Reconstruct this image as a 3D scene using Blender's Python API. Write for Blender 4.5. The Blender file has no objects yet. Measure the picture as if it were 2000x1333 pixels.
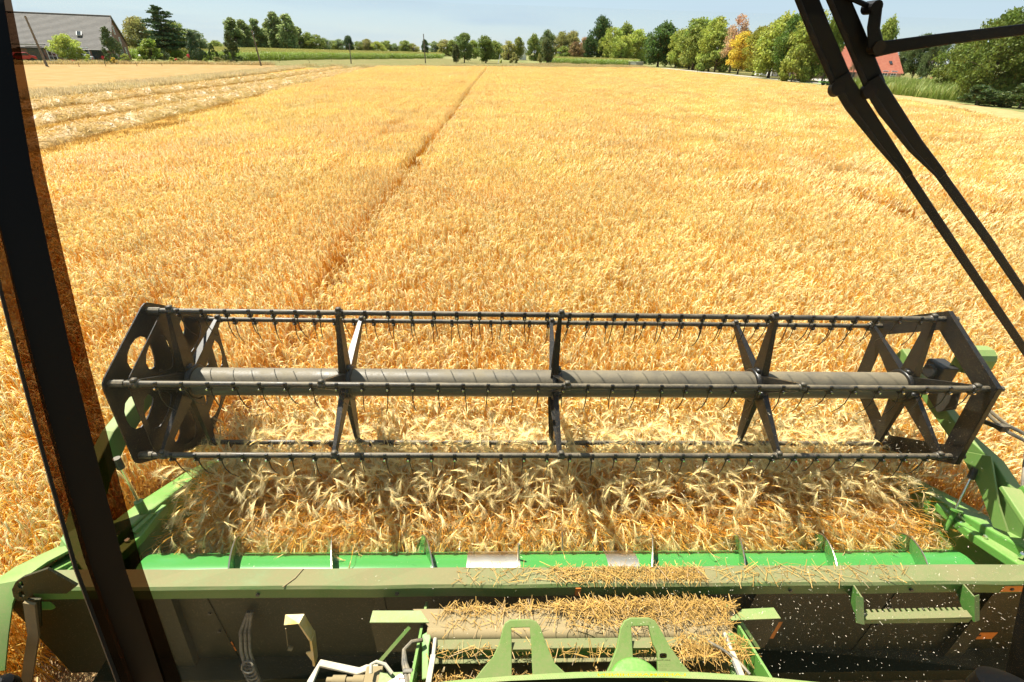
import bpy, math, random
import numpy as np
from mathutils import Matrix, Vector
random.seed(7); rng = np.random.default_rng(7)
scene = bpy.context.scene
col = scene.collection
R_ = math.radians
# ------------------------------------------------------------------ camera
CAM_H = 3.45; FPX = 930.0                      # focal length in pixels of the 2000 px wide photograph
PITCH, YAW, ROLL = R_(31.25), R_(2.1), R_(1.6)
cp, sp, cy, sy, cr, sr = math.cos(PITCH), math.sin(PITCH), math.cos(YAW), math.sin(YAW), math.cos(ROLL), math.sin(ROLL)
fw = np.array([sy*cp, cy*cp, -sp]); rt = np.array([cy, -sy, 0.0]); up = np.cross(rt, fw)
cr_ = cr*rt + sr*up; cu_ = -sr*rt + cr*up
CAM = np.array([0, 0, CAM_H])
cam_d = bpy.data.cameras.new('camera'); cam = bpy.data.objects.new('camera', cam_d); col.objects.link(cam)
cam_d.sensor_width = 36; cam_d.lens = 36*FPX/2000; cam_d.clip_start = 0.05; cam_d.clip_end = 6000
cam.matrix_world = Matrix(((cr_[0], cu_[0], -fw[0], CAM[0]), (cr_[1], cu_[1], -fw[1], CAM[1]), (cr_[2], cu_[2], -fw[2], CAM[2]), (0, 0, 0, 1)))
scene.camera = cam
# ------------------------------------------------------------------ sky, sun, exposure
SUN_EL, SUN_AZ = R_(60), R_(-44)               # sun stands high, ahead of the machine and to its left
world = bpy.data.worlds.new('World'); scene.world = world; world.use_nodes = True
nt = world.node_tree; nt.nodes.clear()
wo = nt.nodes.new('ShaderNodeOutputWorld'); bg = nt.nodes.new('ShaderNodeBackground')
sky = nt.nodes.new('ShaderNodeTexSky'); sky.sky_type = 'NISHITA'; sky.sun_disc = False
sky.sun_elevation = SUN_EL; sky.sun_rotation = SUN_AZ; sky.air_density = 1.0; sky.dust_density = 0.1; sky.ozone_density = 2.5
tc = nt.nodes.new('ShaderNodeTexCoord'); mp = nt.nodes.new('ShaderNodeMapping'); mp.inputs['Scale'].default_value = (1.5, 1.5, 14)
nz = nt.nodes.new('ShaderNodeTexNoise'); nz.inputs['Scale'].default_value = 2.2; nz.inputs['Detail'].default_value = 5
rp = nt.nodes.new('ShaderNodeValToRGB'); rp.color_ramp.elements[0].position = 0.47; rp.color_ramp.elements[1].position = 0.78
rp.color_ramp.elements[0].color = (0.68, 0.68, 0.68, 1); rp.color_ramp.elements[1].color = (0.97, 0.97, 0.97, 1)
mxw = nt.nodes.new('ShaderNodeMixRGB'); mxw.inputs['Color2'].default_value = (4.4, 5.6, 6.6, 1)
nt.links.new(tc.outputs['Generated'], mp.inputs['Vector']); nt.links.new(mp.outputs['Vector'], nz.inputs['Vector'])
nt.links.new(nz.outputs['Fac'], rp.inputs['Fac']); nt.links.new(rp.outputs['Color'], mxw.inputs['Fac'])
nt.links.new(sky.outputs['Color'], mxw.inputs['Color1']); nt.links.new(mxw.outputs['Color'], bg.inputs['Color'])
bg.inputs['Strength'].default_value = 0.05
nt.links.new(bg.outputs['Background'], wo.inputs['Surface'])
sd = bpy.data.lights.new('sun', 'SUN'); sd.energy = 5.0; sd.angle = R_(0.5); sd.color = (1.0, 0.95, 0.85)
sun = bpy.data.objects.new('sun', sd); col.objects.link(sun)
sdir = Vector((math.sin(SUN_AZ)*math.cos(SUN_EL), math.cos(SUN_AZ)*math.cos(SUN_EL), math.sin(SUN_EL)))
sun.rotation_euler = sdir.to_track_quat('Z', 'Y').to_euler(); sun.location = (-30, 30, 60)
scene.view_settings.view_transform = 'Standard'; scene.view_settings.look = 'None'
scene.view_settings.exposure = 1.37; scene.view_settings.gamma = 1.0
scene.view_settings.use_curve_mapping = False
scene.cycles.use_adaptive_sampling = True; scene.cycles.adaptive_threshold = 0.025; scene.cycles.max_bounces = 6; scene.cycles.transparent_max_bounces = 12
scene.cycles.diffuse_bounces = 3; scene.cycles.glossy_bounces = 2; scene.cycles.transmission_bounces = 4

# ------------------------------------------------------------------ photo pixel -> direction helpers
def ray(x, y): return fw + cr_*(x-1000)/FPX - cu_*(y-666.5)/FPX
def G(x, y, z=0.0):
    d = ray(x, y); return CAM + d*(z-CAM_H)/d[2]
def PY(x, y, Y):
    d = ray(x, y); return CAM + d*Y/d[1]
def PX(x, y, X):
    d = ray(x, y); return CAM + d*X/d[0]
def PP(x, y, p0, n):
    d = ray(x, y); n = np.array(n, float); return CAM + d*(np.dot(np.array(p0)-CAM, n)/np.dot(d, n))
def pr(P):
    d = np.array(P, float)-CAM; z = d @ fw
    return 1000+FPX*(d @ cr_)/z, 666.5-FPX*(d @ cu_)/z
def place(px, Y, z=1.5):
    """ground point at forward distance Y that shows in column px"""
    lo, hi = -400.0, 400.0
    for _ in range(50):
        m = (lo+hi)/2
        if pr((m, Y, z))[0] < px: lo = m
        else: hi = m
    return np.array([(lo+hi)/2, Y, 0.0])
def height_at(P, ytop):
    lo, hi = -1.0, 60.0
    for _ in range(50):
        m = (lo+hi)/2
        if pr((P[0], P[1], m))[1] > ytop: lo = m
        else: hi = m
    return (lo+hi)/2
def mpp(P):
    """metres per photo pixel at a point"""
    return float((np.array(P)-CAM) @ fw)/FPX

# ------------------------------------------------------------------ materials
MATS = {}
def mat(name, base, rough=0.6, metal=0.0, spec=0.5, noise=None, bump=0.0, bscale=40, trans=None, coat=0):
    """principled surface; noise = (scale, colour2, lo, hi): patches of a second colour; trans = translucent share"""
    m = bpy.data.materials.new(name); m.use_nodes = True; n = m.node_tree.nodes; l = m.node_tree.links
    b = n['Principled BSDF']; b.inputs['Roughness'].default_value = rough; b.inputs['Metallic'].default_value = metal
    b.inputs['Specular IOR Level'].default_value = spec; b.inputs['Coat Weight'].default_value = coat
    b.inputs['Base Color'].default_value = (*base, 1)
    src = None
    if noise:
        t = n.new('ShaderNodeTexCoord'); z = n.new('ShaderNodeTexNoise'); z.inputs['Scale'].default_value = noise[0]; z.inputs['Detail'].default_value = 6
        z.inputs['Roughness'].default_value = 0.65
        r = n.new('ShaderNodeValToRGB'); r.color_ramp.elements[0].position = noise[2]; r.color_ramp.elements[1].position = noise[3]
        r.color_ramp.elements[0].color = (*base, 1); r.color_ramp.elements[1].color = (*noise[1], 1)
        l.new(t.outputs['Object'], z.inputs['Vector']); l.new(z.outputs['Fac'], r.inputs['Fac']); l.new(r.outputs['Color'], b.inputs['Base Color'])
        src = r.outputs['Color']
    if bump:
        t = n.new('ShaderNodeTexCoord'); z = n.new('ShaderNodeTexNoise'); z.inputs['Scale'].default_value = bscale; z.inputs['Detail'].default_value = 5
        bp = n.new('ShaderNodeBump'); bp.inputs['Strength'].default_value = bump; bp.inputs['Distance'].default_value = 0.02
        l.new(t.outputs['Object'], z.inputs['Vector']); l.new(z.outputs['Fac'], bp.inputs['Height']); l.new(bp.outputs['Normal'], b.inputs['Normal'])
    MATS[name] = m
    return m
def dusty(name, paint, dust, amount, rough=0.45, scale=3.0, up_bias=0.6, speck=0.35):
    """paint with a coat of dust that lies thicker on faces that look up"""
    m = bpy.data.materials.new(name); m.use_nodes = True; n = m.node_tree.nodes; l = m.node_tree.links
    b = n['Principled BSDF']
    t = n.new('ShaderNodeTexCoord'); z = n.new('ShaderNodeTexNoise'); z.inputs['Scale'].default_value = scale; z.inputs['Detail'].default_value = 8; z.inputs['Roughness'].default_value = 0.7
    z2 = n.new('ShaderNodeTexNoise'); z2.inputs['Scale'].default_value = 90; z2.inputs['Detail'].default_value = 3
    g = n.new('ShaderNodeNewGeometry'); sx = n.new('ShaderNodeSeparateXYZ'); l.new(g.outputs['Normal'], sx.inputs[0])
    mr = n.new('ShaderNodeMapRange'); mr.inputs['From Min'].default_value = -0.2; mr.inputs['From Max'].default_value = 0.95
    mr.inputs['To Min'].default_value = 0; mr.inputs['To Max'].default_value = up_bias
    l.new(sx.outputs['Z'], mr.inputs['Value'])
    a1 = n.new('ShaderNodeMath'); a1.operation = 'ADD'; l.new(z.outputs['Fac'], a1.inputs[0]); l.new(mr.outputs[0], a1.inputs[1])
    a2 = n.new('ShaderNodeMath'); a2.operation = 'MULTIPLY_ADD'; l.new(z2.outputs['Fac'], a2.inputs[0]); a2.inputs[1].default_value = 0.35; l.new(a1.outputs[0], a2.inputs[2])
    m2 = n.new('ShaderNodeMapRange'); m2.inputs['From Min'].default_value = 1.15-amount; m2.inputs['From Max'].default_value = 1.75-amount
    l.new(a2.outputs[0], m2.inputs['Value'])
    mx = n.new('ShaderNodeMixRGB'); mx.inputs['Color1'].default_value = (*paint, 1); mx.inputs['Color2'].default_value = (*dust, 1)
    l.new(t.outputs['Object'], z.inputs['Vector']); l.new(t.outputs['Object'], z2.inputs['Vector']); l.new(m2.outputs[0], mx.inputs['Fac'])
    z4 = n.new('ShaderNodeTexNoise'); z4.inputs['Scale'].default_value = 150; z4.inputs['Detail'].default_value = 2; l.new(t.outputs['Object'], z4.inputs['Vector'])
    m4 = n.new('ShaderNodeMapRange'); m4.inputs['From Min'].default_value = 0.63; m4.inputs['From Max'].default_value = 0.72; m4.inputs['To Max'].default_value = speck; l.new(z4.outputs['Fac'], m4.inputs['Value'])
    mx4 = n.new('ShaderNodeMixRGB'); mx4.inputs['Color2'].default_value = (0.3, 0.24, 0.13, 1); l.new(m4.outputs[0], mx4.inputs['Fac']); l.new(mx.outputs[0], mx4.inputs['Color1']); l.new(mx4.outputs[0], b.inputs['Base Color'])
    r2 = n.new('ShaderNodeMapRange'); r2.inputs['To Min'].default_value = rough; r2.inputs['To Max'].default_value = 0.9
    l.new(m2.outputs[0], r2.inputs['Value']); l.new(r2.outputs[0], b.inputs['Roughness'])
    b.inputs['Specular IOR Level'].default_value = 0.4
    MATS[name] = m
    return m
def leafmat(name, trans=0.3, rough=0.6):
    """leaves: colour comes from the object's own colour, varied per leaf and over the crown"""
    m = bpy.data.materials.new(name); m.use_nodes = True; n = m.node_tree.nodes; l = m.node_tree.links
    b = n['Principled BSDF']; o = n['Material Output']; oi = n.new('ShaderNodeObjectInfo'); t = n.new('ShaderNodeTexCoord')
    z = n.new('ShaderNodeTexNoise'); z.inputs['Scale'].default_value = 3.0; z.inputs['Detail'].default_value = 3
    at = n.new('ShaderNodeAttribute'); at.attribute_name = 'rnd'
    h = n.new('ShaderNodeHueSaturation'); l.new(oi.outputs['Color'], h.inputs['Color'])
    mr = n.new('ShaderNodeMapRange'); mr.inputs['To Min'].default_value = 0.6; mr.inputs['To Max'].default_value = 1.5; l.new(at.outputs['Fac'], mr.inputs['Value'])
    mh = n.new('ShaderNodeMapRange'); mh.inputs['From Min'].default_value = 0.3; mh.inputs['From Max'].default_value = 0.7; mh.inputs['To Min'].default_value = 0.475; mh.inputs['To Max'].default_value = 0.52
    l.new(t.outputs['Generated'], z.inputs['Vector']); l.new(z.outputs['Fac'], mh.inputs['Value']); l.new(mh.outputs[0], h.inputs['Hue']); l.new(mr.outputs[0], h.inputs['Value'])
    l.new(h.outputs['Color'], b.inputs['Base Color']); b.inputs['Roughness'].default_value = rough; b.inputs['Specular IOR Level'].default_value = 0.3
    tr = n.new('ShaderNodeBsdfTranslucent'); l.new(h.outputs['Color'], tr.inputs['Color'])
    ms = n.new('ShaderNodeMixShader'); ms.inputs[0].default_value = trans
    l.new(b.outputs[0], ms.inputs[1]); l.new(tr.outputs[0], ms.inputs[2]); l.new(ms.outputs[0], o.inputs['Surface'])
    MATS[name] = m
    return m
def strawmat(name, stem, head, trans=0.3, var=0.26, spec=0.2, warm=1.0):
    """ripe cereal: stems and leaves in one colour, ears in a paler one ('hd' = 1 on ears), varied per stalk"""
    m = bpy.data.materials.new(name); m.use_nodes = True; n = m.node_tree.nodes; l = m.node_tree.links
    b = n['Principled BSDF']; o = n['Material Output']
    a = n.new('ShaderNodeAttribute'); a.attribute_name = 'hd'; r = n.new('ShaderNodeAttribute'); r.attribute_name = 'rnd'
    mx = n.new('ShaderNodeMixRGB'); mx.inputs['Color1'].default_value = (*stem, 1); mx.inputs['Color2'].default_value = (*head, 1); l.new(a.outputs['Fac'], mx.inputs['Fac'])
    h = n.new('ShaderNodeHueSaturation'); mr = n.new('ShaderNodeMapRange'); mr.inputs['To Min'].default_value = 1-var; mr.inputs['To Max'].default_value = 1+var*0.6
    l.new(r.outputs['Fac'], mr.inputs['Value'])
    g = n.new('ShaderNodeNewGeometry'); z = n.new('ShaderNodeTexNoise'); z.inputs['Scale'].default_value = 0.11; z.inputs['Detail'].default_value = 4
    z3 = n.new('ShaderNodeTexNoise'); z3.inputs['Scale'].default_value = 0.45; z3.inputs['Detail'].default_value = 5; l.new(g.outputs['Position'], z3.inputs['Vector'])
    m3 = n.new('ShaderNodeMapRange'); m3.inputs['From Min'].default_value = 0.3; m3.inputs['From Max'].default_value = 0.7; m3.inputs['To Min'].default_value = 0.95; m3.inputs['To Max'].default_value = 1.045; l.new(z3.outputs['Fac'], m3.inputs['Value'])
    mm = n.new('ShaderNodeMath'); mm.operation = 'MULTIPLY'; l.new(mr.outputs[0], mm.inputs[0]); l.new(m3.outputs[0], mm.inputs[1]); l.new(mm.outputs[0], h.inputs['Value'])
    mh = n.new('ShaderNodeMapRange'); mh.inputs['From Min'].default_value = 0.35; mh.inputs['From Max'].default_value = 0.65; mh.inputs['To Min'].default_value = 0.494; mh.inputs['To Max'].default_value = 0.506
    l.new(g.outputs['Position'], z.inputs['Vector']); l.new(z.outputs['Fac'], mh.inputs['Value']); l.new(mh.outputs[0], h.inputs['Hue'])
    l.new(mx.outputs[0], h.inputs['Color']); l.new(h.outputs[0], b.inputs['Base Color'])
    b.inputs['Roughness'].default_value = 0.42; b.inputs['Specular IOR Level'].default_value = spec
    tr = n.new('ShaderNodeBsdfTranslucent'); gm_ = n.new('ShaderNodeGamma'); gm_.inputs['Gamma'].default_value = warm; l.new(h.outputs[0], gm_.inputs['Color']); l.new(gm_.outputs[0], tr.inputs['Color'])
    ms = n.new('ShaderNodeMixShader'); ms.inputs[0].default_value = trans
    l.new(b.outputs[0], ms.inputs[1]); l.new(tr.outputs[0], ms.inputs[2]); l.new(ms.outputs[0], o.inputs['Surface'])
    MATS[name] = m
    return m
def clearmat(name, tint, dust=0.0, gloss=0.0, dustcol=(0.8, 0.7, 0.5)):
    m = bpy.data.materials.new(name); m.use_nodes = True; n = m.node_tree.nodes; l = m.node_tree.links
    n.remove(n['Principled BSDF']); o = n['Material Output']
    t = n.new('ShaderNodeBsdfTransparent'); t.inputs['Color'].default_value = (*tint, 1); out = t.outputs[0]
    if dust:
        d = n.new('ShaderNodeBsdfTranslucent'); d.inputs['Color'].default_value = (*dustcol, 1); ms = n.new('ShaderNodeMixShader')
        tx = n.new('ShaderNodeTexCoord'); z = n.new('ShaderNodeTexNoise'); z.inputs['Scale'].default_value = 3; z.inputs['Detail'].default_value = 7
        mr = n.new('ShaderNodeMapRange'); mr.inputs['From Min'].default_value = 0.3; mr.inputs['From Max'].default_value = 0.75; mr.inputs['To Min'].default_value = dust*0.3; mr.inputs['To Max'].default_value = dust*1.7
        l.new(tx.outputs['Object'], z.inputs['Vector']); l.new(z.outputs['Fac'], mr.inputs['Value']); l.new(mr.outputs[0], ms.inputs[0])
        l.new(out, ms.inputs[1]); l.new(d.outputs[0], ms.inputs[2]); out = ms.outputs[0]
    if gloss:
        g = n.new('ShaderNodeBsdfGlossy'); g.inputs['Roughness'].default_value = 0.02; ms = n.new('ShaderNodeMixShader'); ms.inputs[0].default_value = gloss
        l.new(out, ms.inputs[1]); l.new(g.outputs[0], ms.inputs[2]); out = ms.outputs[0]
    l.new(out, o.inputs['Surface']); MATS[name] = m
    return m

DUST = (0.28, 0.25, 0.12)
GREEN = (0.09, 0.24, 0.04)
dusty('green_paint', GREEN, DUST, 0.18, 0.35, 2.5, 0.45)
dusty('green_clean', (0.05, 0.21, 0.045), (0.3, 0.3, 0.15), 0.0, 0.2, 2.0, 0.1, 0.1)
dusty('green_dusty', (0.06, 0.15, 0.028), (0.175, 0.158, 0.072), 0.04, 0.4, 3.0, 0.95)
dusty('green_pale', (0.125, 0.235, 0.055), (0.26, 0.235, 0.1), 0.24, 0.4, 3.0, 0.5)
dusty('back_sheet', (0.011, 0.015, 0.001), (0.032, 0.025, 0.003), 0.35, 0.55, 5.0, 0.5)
dusty('black_paint', (0.006, 0.0055, 0.005), (0.075, 0.048, 0.02), 0.1, 0.38, 4.0, 0.35)
dusty('steel_dark', (0.035, 0.032, 0.026), (0.24, 0.19, 0.11), 0.24, 0.35, 6.0, 0.45)
dusty('reel_tube', (0.085, 0.074, 0.055), (0.19, 0.155, 0.09), 0.3, 0.36, 5.0, 0.4)
dusty('tan_plate', (0.12, 0.1, 0.055), (0.235, 0.18, 0.09), 0.45, 0.6, 4.0, 0.7)
dusty('grey_cast', (0.36, 0.36, 0.32), (0.42, 0.33, 0.18), 0.3, 0.45, 6.0, 0.5)
strawmat('chaff', (0.86, 0.78, 0.6), (0.86, 0.78, 0.6), 0.3, 0.2)
mat('rubber', (0.012, 0.012, 0.012), 0.6)
mat('hose', (0.07, 0.065, 0.05), 0.6, noise=(14, (0.3, 0.24, 0.14), 0.4, 0.7))
mat('chrome', (0.75, 0.72, 0.66), 0.2, 1.0)
mat('bright_edge', (0.6, 0.55, 0.46), 0.38, 1.0)
mat('yellow_paint', (0.62, 0.42, 0.12), 0.5, noise=(9, (0.6, 0.5, 0.3), 0.4, 0.65))
mat('orange_label', (0.65, 0.19, 0.012), 0.6)
mat('label_black', (0.012, 0.012, 0.012), 0.5)
strawmat('label_yellow', (0.85, 0.65, 0.03), (0.85, 0.65, 0.03), 0.85, 0.0)
mat('label_white', (0.75, 0.72, 0.64), 0.5)
mat('label_red', (0.6, 0.05, 0.04), 0.5)
mat('wiper_black', (0.002, 0.002, 0.002), 0.5, spec=0.2, noise=(18, (0.008, 0.005, 0.0025), 0.5, 0.75))
mat('wiper_edge', (0.012, 0.008, 0.004), 0.5, spec=0.2, noise=(22, (0.035, 0.024, 0.012), 0.4, 0.7))
mat('cab_black', (0.0015, 0.0015, 0.0015), 0.55, spec=0.12)
clearmat('glass', (0.985, 0.985, 0.97), 0.011, 0.004)
clearmat('band_brown', (0.36, 0.27, 0.21), 0.004)
strawmat('barley', (0.85, 0.505, 0.06), (0.96, 0.845, 0.46), 0.46, 0.25, 0.4, 1.15)
strawmat('barley_cut', (0.88, 0.54, 0.08), (0.95, 0.81, 0.42), 0.52, 0.35, 0.4, 1.05)
strawmat('straw', (0.42, 0.245, 0.05), (0.48, 0.31, 0.09), 0.2, 0.55)
strawmat('windrow_straw', (0.5, 0.33, 0.09), (0.57, 0.4, 0.14), 0.25, 0.4)
strawmat('dry_grass', (0.44, 0.33, 0.13), (0.6, 0.48, 0.25), 0.4)
strawmat('maize_leaf', (0.2, 0.29, 0.022), (0.46, 0.4, 0.12), 0.35)
strawmat('reed', (0.2, 0.27, 0.045), (0.4, 0.42, 0.14), 0.3)
leafmat('leaf', 0.42); leafmat('needle', 0.1)
mat('bark', (0.09, 0.065, 0.045), 0.9, noise=(6, (0.2, 0.16, 0.11), 0.4, 0.7), bump=0.5, bscale=12)
mat('pole_wood', (0.11, 0.085, 0.06), 0.85, noise=(3, (0.24, 0.2, 0.14), 0.4, 0.7))
mat('brick_dark', (0.19, 0.09, 0.065), 0.85, noise=(3, (0.26, 0.15, 0.11), 0.35, 0.65), bump=0.3, bscale=8)
mat('brick_red', (0.3, 0.16, 0.11), 0.85, noise=(4, (0.38, 0.24, 0.17), 0.35, 0.65))
mat('roof_grey', (0.062, 0.056, 0.05), 0.75, noise=(1.2, (0.105, 0.095, 0.083), 0.3, 0.7), bump=0.3, bscale=14)
mat('roof_red', (0.42, 0.12, 0.065), 0.75, noise=(2, (0.48, 0.18, 0.105), 0.35, 0.65), bump=0.3, bscale=10)
mat('white_paint', (0.78, 0.78, 0.76), 0.5)
mat('pane', (0.03, 0.04, 0.045), 0.08)
mat('concrete', (0.42, 0.4, 0.37), 0.8, noise=(5, (0.3, 0.29, 0.26), 0.4, 0.7))
mat('car_red', (0.45, 0.02, 0.025), 0.3, coat=0.6)
mat('car_silver', (0.62, 0.66, 0.7), 0.3, coat=0.5)
mat('slide_blue', (0.05, 0.22, 0.6), 0.35)
mat('slide_red', (0.6, 0.07, 0.09), 0.35)
mat('flower_red', (0.7, 0.03, 0.05), 0.6)
def groundmat(name, c1, c2, scale, c3=None, bump=0.4):
    m = mat(name, c1, 0.95, spec=0.1, noise=(scale, c2, 0.38, 0.64), bump=bump, bscale=6)
    if c3:
        n = m.node_tree.nodes; l = m.node_tree.links; b = n['Principled BSDF']; srcs = b.inputs['Base Color'].links[0].from_socket
        z = n.new('ShaderNodeTexNoise'); z.inputs['Scale'].default_value = scale*9; z.inputs['Detail'].default_value = 7
        t = n.new('ShaderNodeTexCoord'); l.new(t.outputs['Object'], z.inputs['Vector'])
        r = n.new('ShaderNodeValToRGB'); r.color_ramp.elements[0].position = 0.45; r.color_ramp.elements[1].position = 0.62; l.new(z.outputs['Fac'], r.inputs['Fac'])
        mx = n.new('ShaderNodeMixRGB'); l.new(r.outputs['Color'], mx.inputs['Fac']); l.new(srcs, mx.inputs['Color1']); mx.inputs['Color2'].default_value = (*c3, 1)
        l.new(mx.outputs[0], b.inputs['Base Color'])
    return m
groundmat('soil', (0.2, 0.13, 0.07), (0.28, 0.19, 0.1), 1.2, (0.45, 0.31, 0.14))
groundmat('ground_far', (0.16, 0.17, 0.06), (0.12, 0.14, 0.045), 0.03, (0.22, 0.2, 0.08))
groundmat('stubble', (0.36, 0.2, 0.036), (0.3, 0.165, 0.03), 0.12, (0.38, 0.23, 0.055))
groundmat('pale_straw', (0.33, 0.23, 0.095), (0.28, 0.195, 0.08), 0.15, (0.37, 0.27, 0.125))
groundmat('tan_field', (0.27, 0.17, 0.058), (0.23, 0.145, 0.052), 0.06, (0.28, 0.19, 0.08))
groundmat('pasture', (0.135, 0.125, 0.04), (0.185, 0.15, 0.06), 0.08, (0.11, 0.115, 0.032))
groundmat('gravel', (0.34, 0.31, 0.26), (0.28, 0.25, 0.21), 0.8, (0.38, 0.35, 0.3))
groundmat('lawn', (0.1, 0.15, 0.035), (0.16, 0.19, 0.05), 0.2, (0.3, 0.26, 0.1))

# ------------------------------------------------------------------ mesh builder
class MB:
    def __init__(s): s.v = []; s.f = []
    def add(s, vs, fs):
        o = len(s.v); s.v += [tuple(map(float, p)) for p in vs]; s.f += [tuple(i+o for i in f) for f in fs]; return s
    def box(s, c, d, rot=None, taper=1.0):
        c = np.array(c, float); h = np.array(d, float)/2; P = []
        for z in (-1, 1):
            for x, y in ((-1, -1), (1, -1), (1, 1), (-1, 1)):
                k = taper if z > 0 else 1.0
                P.append((x*h[0]*k, y*h[1]*k, z*h[2]))
        P = np.array(P)
        if rot is not None: P = P @ np.array(rot).T
        return s.add(P+c, [(0, 3, 2, 1), (4, 5, 6, 7), (0, 1, 5, 4), (1, 2, 6, 5), (2, 3, 7, 6), (3, 0, 4, 7)])
    def tube(s, pts, r, n=8, cap=True, flat=1.0):
        pts = [np.array(p, float) for p in pts]; m = len(pts)
        rs = r if hasattr(r, '__len__') else [r]*m
        V = []; F = []; prev = None
        for i, p in enumerate(pts):
            t = pts[min(i+1, m-1)]-pts[max(i-1, 0)]; t = t/(np.linalg.norm(t)+1e-12)
            if prev is None:
                a = np.cross(t, (0, 0, 1.0))
                if np.linalg.norm(a) < 0.1: a = np.cross(t, (1.0, 0, 0))
            else: a = prev-t*np.dot(prev, t)
            a = a/np.linalg.norm(a); prev = a; b = np.cross(t, a)
            for k in range(n):
                w = 2*math.pi*k/n; V.append(p+rs[i]*(a*math.cos(w)+b*math.sin(w)*flat))
        for i in range(m-1):
            for k in range(n):
                k2 = (k+1) % n; F.append((i*n+k, i*n+k2, (i+1)*n+k2, (i+1)*n+k))
        if cap: F += [tuple(range(n))[::-1], tuple(range((m-1)*n, m*n))]
        return s.add(V, F)
    def beam(s, pts, w, h, side=None):
        """rectangular bar along pts; w across (side direction), h the other way"""
        pts = [np.array(p, float) for p in pts]; m = len(pts); V = []; F = []
        ws = w if hasattr(w, '__len__') else [w]*m; hs = h if hasattr(h, '__len__') else [h]*m
        for i, p in enumerate(pts):
            t = pts[min(i+1, m-1)]-pts[max(i-1, 0)]; t /= np.linalg.norm(t)
            sd_ = np.array(side if side is not None else (1.0, 0, 0), float); sd_ = sd_-t*np.dot(sd_, t); sd_ /= np.linalg.norm(sd_); q = np.cross(t, sd_)
            for a, b in ((-1, -1), (1, -1), (1, 1), (-1, 1)): V.append(p+sd_*a*ws[i]/2+q*b*hs[i]/2)
        for i in range(m-1):
            for k in range(4):
                k2 = (k+1) % 4; F.append((i*4+k, i*4+k2, (i+1)*4+k2, (i+1)*4+k))
        F += [(3, 2, 1, 0), tuple(range((m-1)*4, m*4))]
        return s.add(V, F)
    def plate(s, pts, vec, holes=()):
        """flat outline pts (3D, in one plane) given thickness vec; holes: outlines cut out"""
        pts = [np.array(p, float) for p in pts]; vec = np.array(vec, float)
        loops = [pts]+[[np.array(q, float) for q in h] for h in holes]
        from mathutils.geometry import tessellate_polygon
        tris = tessellate_polygon([[Vector(p) for p in lp] for lp in loops])
        flat = [p for lp in loops for p in lp]; n = len(flat)
        F = [tuple(t) for t in tris]+[tuple(i+n for i in t[::-1]) for t in tris]
        o = 0
        for lp in loops:
            k = len(lp)
            for i in range(k): F.append((o+i, o+(i+1) % k, n+o+(i+1) % k, n+o+i))
            o += k
        return s.add(flat+[p+vec for p in flat], F)
    def lathe(s, axis0, axis1, prof, n=20):
        """prof: list of (t along axis 0..1, radius)"""
        a0 = np.array(axis0, float); a1 = np.array(axis1, float)
        return s.tube([a0+(a1-a0)*t for t, r in prof], [r for t, r in prof], n)
def mesh_from(name, v, f, mats, smooth=False, attrs=None):
    me = bpy.data.meshes.new(name); me.from_pydata(v if isinstance(v, list) else v.tolist(), [], f if isinstance(f, list) else f.tolist())
    for m in (mats if isinstance(mats, (list, tuple)) else [mats]): me.materials.append(MATS[m])
    if smooth: me.polygons.foreach_set('use_smooth', np.ones(len(me.polygons), bool))
    if attrs:
        for k, a in attrs.items():
            at = me.attributes.new(k, 'FLOAT', 'POINT'); at.data.foreach_set('value', np.asarray(a, np.float32))
    me.update()
    return me
def fix_normals(me):
    import bmesh
    b = bmesh.new(); b.from_mesh(me); bmesh.ops.recalc_face_normals(b, faces=b.faces); b.to_mesh(me); b.free()
def bevel(me, w, seg=2):
    import bmesh
    b = bmesh.new(); b.from_mesh(me); bmesh.ops.remove_doubles(b, verts=b.verts, dist=1e-5)
    eds = [e for e in b.edges if len(e.link_faces) == 2 and e.calc_face_angle(0) > 0.5]
    bmesh.ops.bevel(b, geom=eds, offset=w, segments=seg, profile=0.5, affect='EDGES', clamp_overlap=True)
    b.to_mesh(me); b.free()
def world_loc(o):
    p = np.array(o.location)
    while o.parent: o = o.parent; p = p+np.array(o.location)
    return p
def obj(name, mb, material, parent=None, smooth=False, bev=0.0, label=None):
    v = np.array(mb.v); c = (v.min(0)+v.max(0))/2
    me = mesh_from(name, [tuple(p) for p in (v-c)], mb.f, material, smooth); fix_normals(me)
    if bev: bevel(me, bev)
    if smooth:
        try: me.set_sharp_from_angle(angle=R_(38))
        except Exception: pass
    o = bpy.data.objects.new(name, me); col.objects.link(o)
    if parent is not None: o.parent = parent; o.location = c-world_loc(parent)
    else: o.location = c
    if label: o['label'] = label
    return o
def tag(o, label, cat, group=None, kind=None):
    if label: o['label'] = label
    if cat: o['category'] = cat
    if group: o['group'] = group
    if kind: o['kind'] = kind
    return o
def thing(name, label, cat, loc=(0, 0, 0), group=None):
    o = bpy.data.objects.new(name, None); col.objects.link(o); o.location = loc; o.empty_display_size = 0.3
    return tag(o, label, cat, group)
def link_copy(src, parent=None):
    c = src.copy(); col.objects.link(c)
    if parent is not None: c.parent = parent
    return c
def part_mesh(name, me, parent, loc, rot=None, scale=None):
    o = bpy.data.objects.new(name, me); col.objects.link(o); o.parent = parent; o.location = np.array(loc)-world_loc(parent)
    if rot is not None: o.rotation_euler = rot
    if scale is not None: o.scale = scale
    return o

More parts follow.
